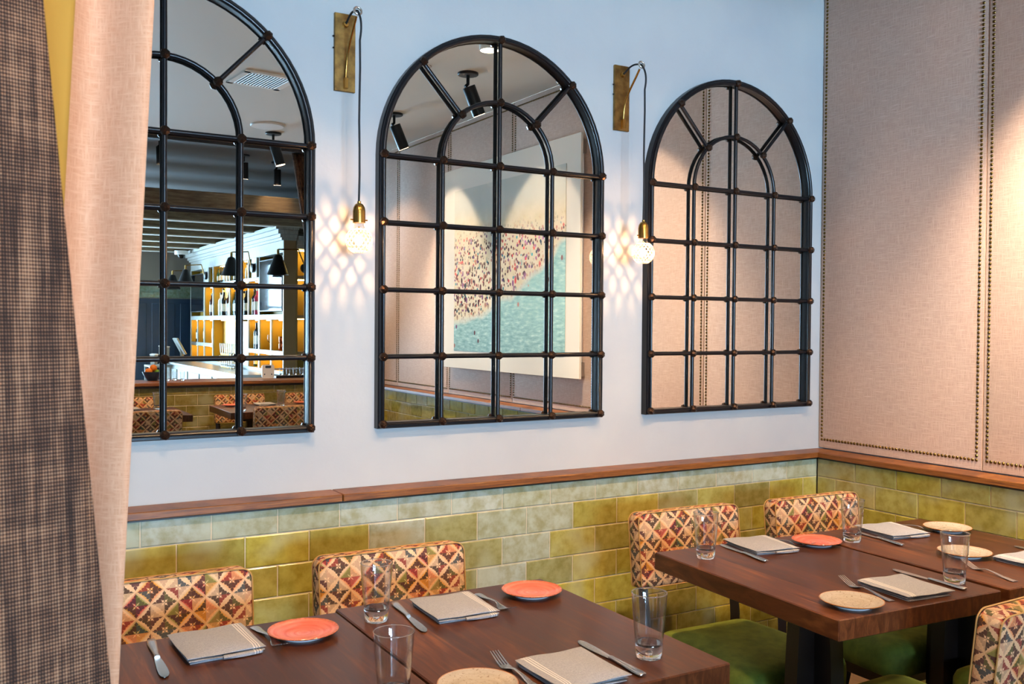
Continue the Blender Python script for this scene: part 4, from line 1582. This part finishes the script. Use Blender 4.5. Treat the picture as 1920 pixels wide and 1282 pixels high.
swing('black swing-arm lamp with cone shade in front of the near television', (0.36, -8.14, 2.16), (0, 1, 0), (-0.03, -7.95, 2.36))
swing('black swing-arm lamp with cone shade before the middle bottle shelves', (0.07, -9.36, 2.21), (-1, 0, 0), (-0.24, -9.28, 2.40))
swing('black swing-arm lamp with cone shade before the far television', (0.07, -12.04, 2.22), (-1, 0, 0), (-0.24, -12.05, 2.37))
swing('black swing-arm lamp with cone shade at the far end of the back bar', (0.07, -13.25, 2.22), (-1, 0, 0), (-0.24, -13.05, 2.33))

# bottles
BPROF = {
    'wine': [(0.036, 0.0), (0.037, 0.005), (0.037, 0.185), (0.030, 0.212), (0.0155, 0.235), (0.014, 0.29), (0.0155, 0.295), (0.0155, 0.302)],
    'spirit': [(0.041, 0.0), (0.042, 0.005), (0.042, 0.19), (0.036, 0.21), (0.016, 0.232), (0.015, 0.275), (0.018, 0.28), (0.018, 0.302)],
    'squat': [(0.050, 0.0), (0.052, 0.006), (0.052, 0.12), (0.040, 0.155), (0.017, 0.18), (0.016, 0.21), (0.021, 0.215), (0.021, 0.245)],
    'slim': [(0.031, 0.0), (0.032, 0.005), (0.032, 0.20), (0.022, 0.25), (0.014, 0.285), (0.014, 0.33), (0.016, 0.335), (0.016, 0.345)],
}
_bm = {}


def bottle(kind, glass, cap, label, x, y, z, s=1.0, group='bottles on the back bar', lab=True):
    key = (kind, glass, cap, lab)
    if key not in _bm:
        pr = BPROF[kind]
        mb = MB()
        mb.lathe(pr[:-2], 14, (0, 0, 0), True, False)
        mb.cur = 1
        mb.lathe(pr[-3:], 14, (0, 0, 0), False, True)
        if lab:
            mb.cur = 2
            r = pr[2][0] + 0.0008
            mb.lathe([(r, pr[2][1] * 0.28), (r, pr[2][1] * 0.80)], 14, (0, 0, 0), False, False)
        _bm[key] = mb.mesh('bottle', [glass, cap, 'paper_label'], 50)
    o = link('bottle', _bm[key], None, (x, y, z))
    o.scale = (s, s, s)
    return tag(o, label, 'bottle', group)


bx_ = 0.17
rb = random.Random(11)
GLN = {'bottle_green': 'dark green glass', 'bottle_black': 'black glass', 'bottle_brown': 'brown glass', 'bottle_clear': 'clear glass', 'bottle_pink': 'pink glass'}
ORD = ['first', 'second', 'third', 'fourth', 'fifth', 'sixth', 'seventh', 'eighth']
ROWS = [
    ('the top middle shelf', -11.66, -10.80, 2.094, ['wine:green', 'slim:black', 'spirit:black', 'spirit:clear', 'spirit:clear', 'spirit:brown', 'wine:black'], 0.72),
    ('the top shelf behind the mirror bar', -10.66, -9.80, 2.094, ['squat:brown', 'wine:black', 'spirit:clear', 'spirit:black'], 0.72),
    ('the upper left bay', -12.05, -11.82, 1.60, ['wine:brown', 'spirit:black'], 1.15),
    ('the wide upper bay', -11.55, -10.82, 1.60, ['spirit:clear', 'slim:clear', 'wine:black', 'spirit:brown', 'squat:clear', 'spirit:green'], 1.15),
    ('the narrow upper bay', -10.68, -10.36, 1.60, ['wine:green', 'spirit:black', 'slim:black'], 1.1),
    ('the fourth upper bay', -10.22, -9.80, 1.60, ['spirit:clear', 'wine:black', 'spirit:green'], 1.1),
    ('the bay beside the television', -9.62, -9.30, 1.60, ['wine:black', 'spirit:pink', 'squat:clear'], 1.15),
    ('the lower far left niche', -13.02, -12.9, 1.173, ['spirit:black'], 1.0),
    ('the second lower niche', -12.56, -12.44, 1.173, ['wine:green'], 1.2),
    ('the third lower niche', -11.92, -11.84, 1.173, ['spirit:clear'], 1.1),
    ('the lower bay beside the television', -9.58, -9.32, 1.148, ['wine:black', 'spirit:black', 'spirit:clear'], 1.15),
    ('the bottom bay', -9.62, -9.34, 0.906, ['wine:green', 'wine:black'], 0.62),
]
for where, y0, y1, z, kinds, s in ROWS:
    n = len(kinds)
    for i, kd in enumerate(kinds):
        k, c = kd.split(':')
        g = 'bottle_' + c
        y = y0 + (y1 - y0) * (i / max(1, n - 1))
        lab = '%s bottle, %s from the left on %s' % (GLN[g], ORD[i], where) if n > 1 else '%s bottle alone in %s of the back bar' % (GLN[g], where)
        bottle(k, g, 'black_metal' if c in ('clear', 'green') else 'brass' if c == 'brown' else 'paper_label' if c == 'pink' else 'black_metal', lab,
               bx_ + rb.uniform(-0.02, 0.02), y, z, s, lab=True)

# glass stack on the back counter, wine glasses in niches
for i in range(6):
    for k in range(2):
        tumbler('clear glass in the %s stack of tumblers on the back counter, %s' % (['leftmost', 'second', 'third', 'fourth', 'fifth', 'rightmost'][i], ['lower', 'upper'][k]),
                -0.02, -10.62 + 0.12 * i, 0.857 + 0.172 * k, 1.19, 'stacked tumblers on the back counter')
wgm = MB().lathe([(0.034, 0.0), (0.034, 0.003), (0.005, 0.008), (0.004, 0.08), (0.012, 0.088), (0.034, 0.115), (0.038, 0.14), (0.033, 0.19), (0.0315, 0.19), (0.036, 0.14), (0.032, 0.117), (0.004, 0.092)], 20).mesh('wine_glass', 'clear_glass', 60)
for i, (y, z, w) in enumerate(((-9.05, 1.148, 'left'), (-8.86, 1.148, 'right'))):
    tag(link('wine_glass', wgm, None, (0.2, y, z)), '%s wine glass in the niche left of the copper mugs' % w, 'glass', 'wine glasses in the back bar niche')
# copper mugs
cup = MB().lathe([(0.036, 0.0), (0.040, 0.006), (0.042, 0.085), (0.040, 0.085), (0.037, 0.008)], 18).mesh('mug_body', 'copper', 50)
hnd = MB().tube([(0, 0.040 + 0.022 * math.sin(a), 0.045 + 0.026 * math.cos(a)) for a in [PI * i / 8 for i in range(9)]], 0.004, 6).mesh('handle', 'copper', 60)
for i, (y, z) in enumerate(((-8.34, 1.149), (-8.50, 1.149), (-8.345, 1.236), (-8.495, 1.236), (-8.35, 1.323))):
    t = thing('copper_mug', 'copper mug, %s of the pile in the back bar niche' % ['bottom right', 'bottom left', 'middle right', 'middle left', 'topmost'][i], 'mug', (0.19, y, z), 0, 'copper mugs in the niche')
    link('mug_body', cup, t)
    link('handle', hnd, t)

# things on the bar top
t = thing('fruit_bowl', 'dark bowl of citrus on the bar top, left in the left mirror', 'bowl', (-1.715, -6.36, 0.934))
MB().lathe([(0.045, 0.0), (0.05, 0.004), (0.085, 0.07), (0.09, 0.085), (0.086, 0.085), (0.08, 0.07), (0.045, 0.01)], 24).build('bowl_body', 'navy_door', t, 50)
for i, (dx, dy, dz, m_, lb) in enumerate(((-0.035, 0.02, 0.085, 'orange_skin', 'orange, left in the citrus bowl'), (0.01, 0.0, 0.118, 'orange_skin', 'orange on top of the citrus bowl'), (0.045, 0.02, 0.080, 'lime_skin', 'green lime, right in the citrus bowl'), (0.0, -0.045, 0.085, 'orange_skin', 'orange at the back of the citrus bowl'))):
    fm = MB().ball((0, 0, 0), 0.036 if m_[0] == 'o' else 0.027, 16, 10, 0.95)
    fm.lathe([(0.004, 0.033 if m_[0] == 'o' else 0.025), (0.003, 0.037 if m_[0] == 'o' else 0.028)], 8)
    tag(fm.build('citrus_fruit', m_, None, 60, (-1.715 + dx, -6.36 + dy, 0.934 + dz)), lb, 'fruit', 'citrus in the bar bowl')
for i, (x, y) in enumerate(((-1.60, -6.22), (-1.53, -6.26), (-1.47, -6.2))):
    tumbler('small glass on the bar top right of the citrus bowl, %s of three' % ['left', 'middle', 'right'][i], x, y, 0.934, 0.62, 'small glasses by the citrus bowl')
t = thing('cutting_board', 'white plastic cutting board with a handle slot standing on the bar top', 'cutting board', (-0.615, -6.33, 0.934))
b = MB()
o1 = rrect(0.125, 0.135, 0.02)
b.rings([[(x_, 0.006, z_ + 0.0675) for x_, z_ in o1], [(x_, -0.006, z_ + 0.0675) for x_, z_ in o1]])
b.build('board', 'white_plastic', t, 30)
b = MB()
o2 = rrect(0.06, 0.022, 0.01)
b.rings([[(x_, 0.0065, z_ + 0.115) for x_, z_ in o2], [(x_, 0.0075, z_ + 0.113) for x_, z_ in o2]])
b.build('handle_slot', 'navy_door', t, 30)
for s_ in (-1, 1):
    b = MB().lathe([(0.007, 0.0), (0.006, 0.003)], 12)
    b.xf(Matrix.Translation((s_ * 0.036, 0.006, 0.04)) @ Matrix.Rotation(R(-90), 4, 'X'))
    b.build('foot_peg', 'navy_door', t, 40)
t = thing('glass_rack', 'dark low rack of glasses on the bar top behind the white board', 'rack', (-0.33, -6.38, 0.934))
MB().box((0, 0, 0.012), (0.42, 0.16, 0.024), 0.003).build('tray', 'black_metal', t, 20)
MB().box((0, -0.07, 0.085), (0.42, 0.012, 0.014), 0.003).build('rail', 'steel', t, 20)
for s_ in (-1, 1):
    MB().box((s_ * 0.2, -0.07, 0.05), (0.012, 0.012, 0.08)).build('post', 'black_metal', t, 0)
for i in range(5):
    tumbler('%s of the five glasses on the dark bar rack' % ['leftmost', 'second', 'middle', 'fourth', 'rightmost'][i], -0.47 + 0.07 * i, -6.36, 0.958, 0.55, 'glasses on the dark bar rack')

# register at the far end
t = thing('register_terminal', 'pale tilted register screen at the far end of the back counter', 'register', (-0.10, -13.2, 0.857))
b = MB().box((0, 0, 0), (0.03, 0.36, 0.30), 0.006)
b.xf(Matrix.Translation((0, 0, 0.24)) @ Matrix.Rotation(R(-28), 4, 'Y'))
b.build('screen', 'bar_paint', t, 20)
MB().tube([(0.05, 0, 0.0), (0.03, 0, 0.2)], 0.03, 10).build('stand', 'bar_paint', t, 40)
MB().box((0.05, 0, 0.012), (0.22, 0.24, 0.024), 0.004).build('foot', 'bar_paint', t, 20)
for i, (x, y, h) in enumerate(((-0.42, -12.9, 0.30), (-0.30, -13.3, 0.22), (-0.52, -13.1, 0.16))):
    t = thing('bar_bin', ['tall pale container left of the register', 'pale container beside the register foot', 'short pale container at the end of the bar'][i], 'container', (x, y, 0.857 if x > -0.35 else 0.80), 0, 'pale containers by the register')
    MB().lathe([(0.05, 0.0), (0.055, 0.01), (0.06, h - 0.01), (0.06, h), (0.054, h), (0.05, 0.02)], 4).build('container_body', 'bar_paint', t, 30)
    MB().lathe([(0.066, h), (0.066, h + 0.014), (0.03, h + 0.02)], 4).build('lid', 'white_paint', t, 30)
t = thing('service_cart', 'pale service stand beyond the counter in the left mirror', 'cart', (-0.46, -13.1, 0))
MB().box((0, 0, 0.78), (0.34, 0.5, 0.03), 0.004).build('top', 'bar_paint', t, 20)
for sx in (-1, 1):
    for sy in (-1, 1):
        MB().box((sx * 0.15, sy * 0.23, 0.385), (0.03, 0.03, 0.76)).build('leg', 'bar_paint', t, 0)

# security dome
t = thing('dome_camera', 'white dome security camera under the beams at the far end of the bar', 'camera', (-0.17, -12.72, 2.638))
MB().lathe([(0.10, -0.06), (0.105, -0.055), (0.105, 0.0)], 24).build('housing', 'white_plastic', t, 40)
MB().ball((0, 0, -0.06), 0.062, 16, 10).build('dome', 'screen_black', t, 60)

# far wall: dark panelled door set, tile band above
t = tag(bpy.data.objects.new('door_1', None), kind='structure')
COL.objects.link(t)
MB().box((-0.42, BAR_END + 0.02, 0.95), (1.9, 0.04, 1.9)).build('leaf_frame', 'navy_door', t, 0)
for k in range(4):
    MB().box((-1.12 + 0.47 * k, BAR_END + 0.045, 0.97), (0.38, 0.02, 1.7), 0.006).build('panel', 'navy_door', t, 20)
for k in range(2):
    for i in range(9):
        o = link('tile', tile_mesh(0.203, 0.098), wf, (-1.25 + TP * i + (TP / 2 if k else 0), BAR_END + 0.006, 1.965 + TH * k), (0, 0, PI))
        o.color = lin('7f9a90')

cy.caustics_reflective = True
cy.caustics_refractive = True
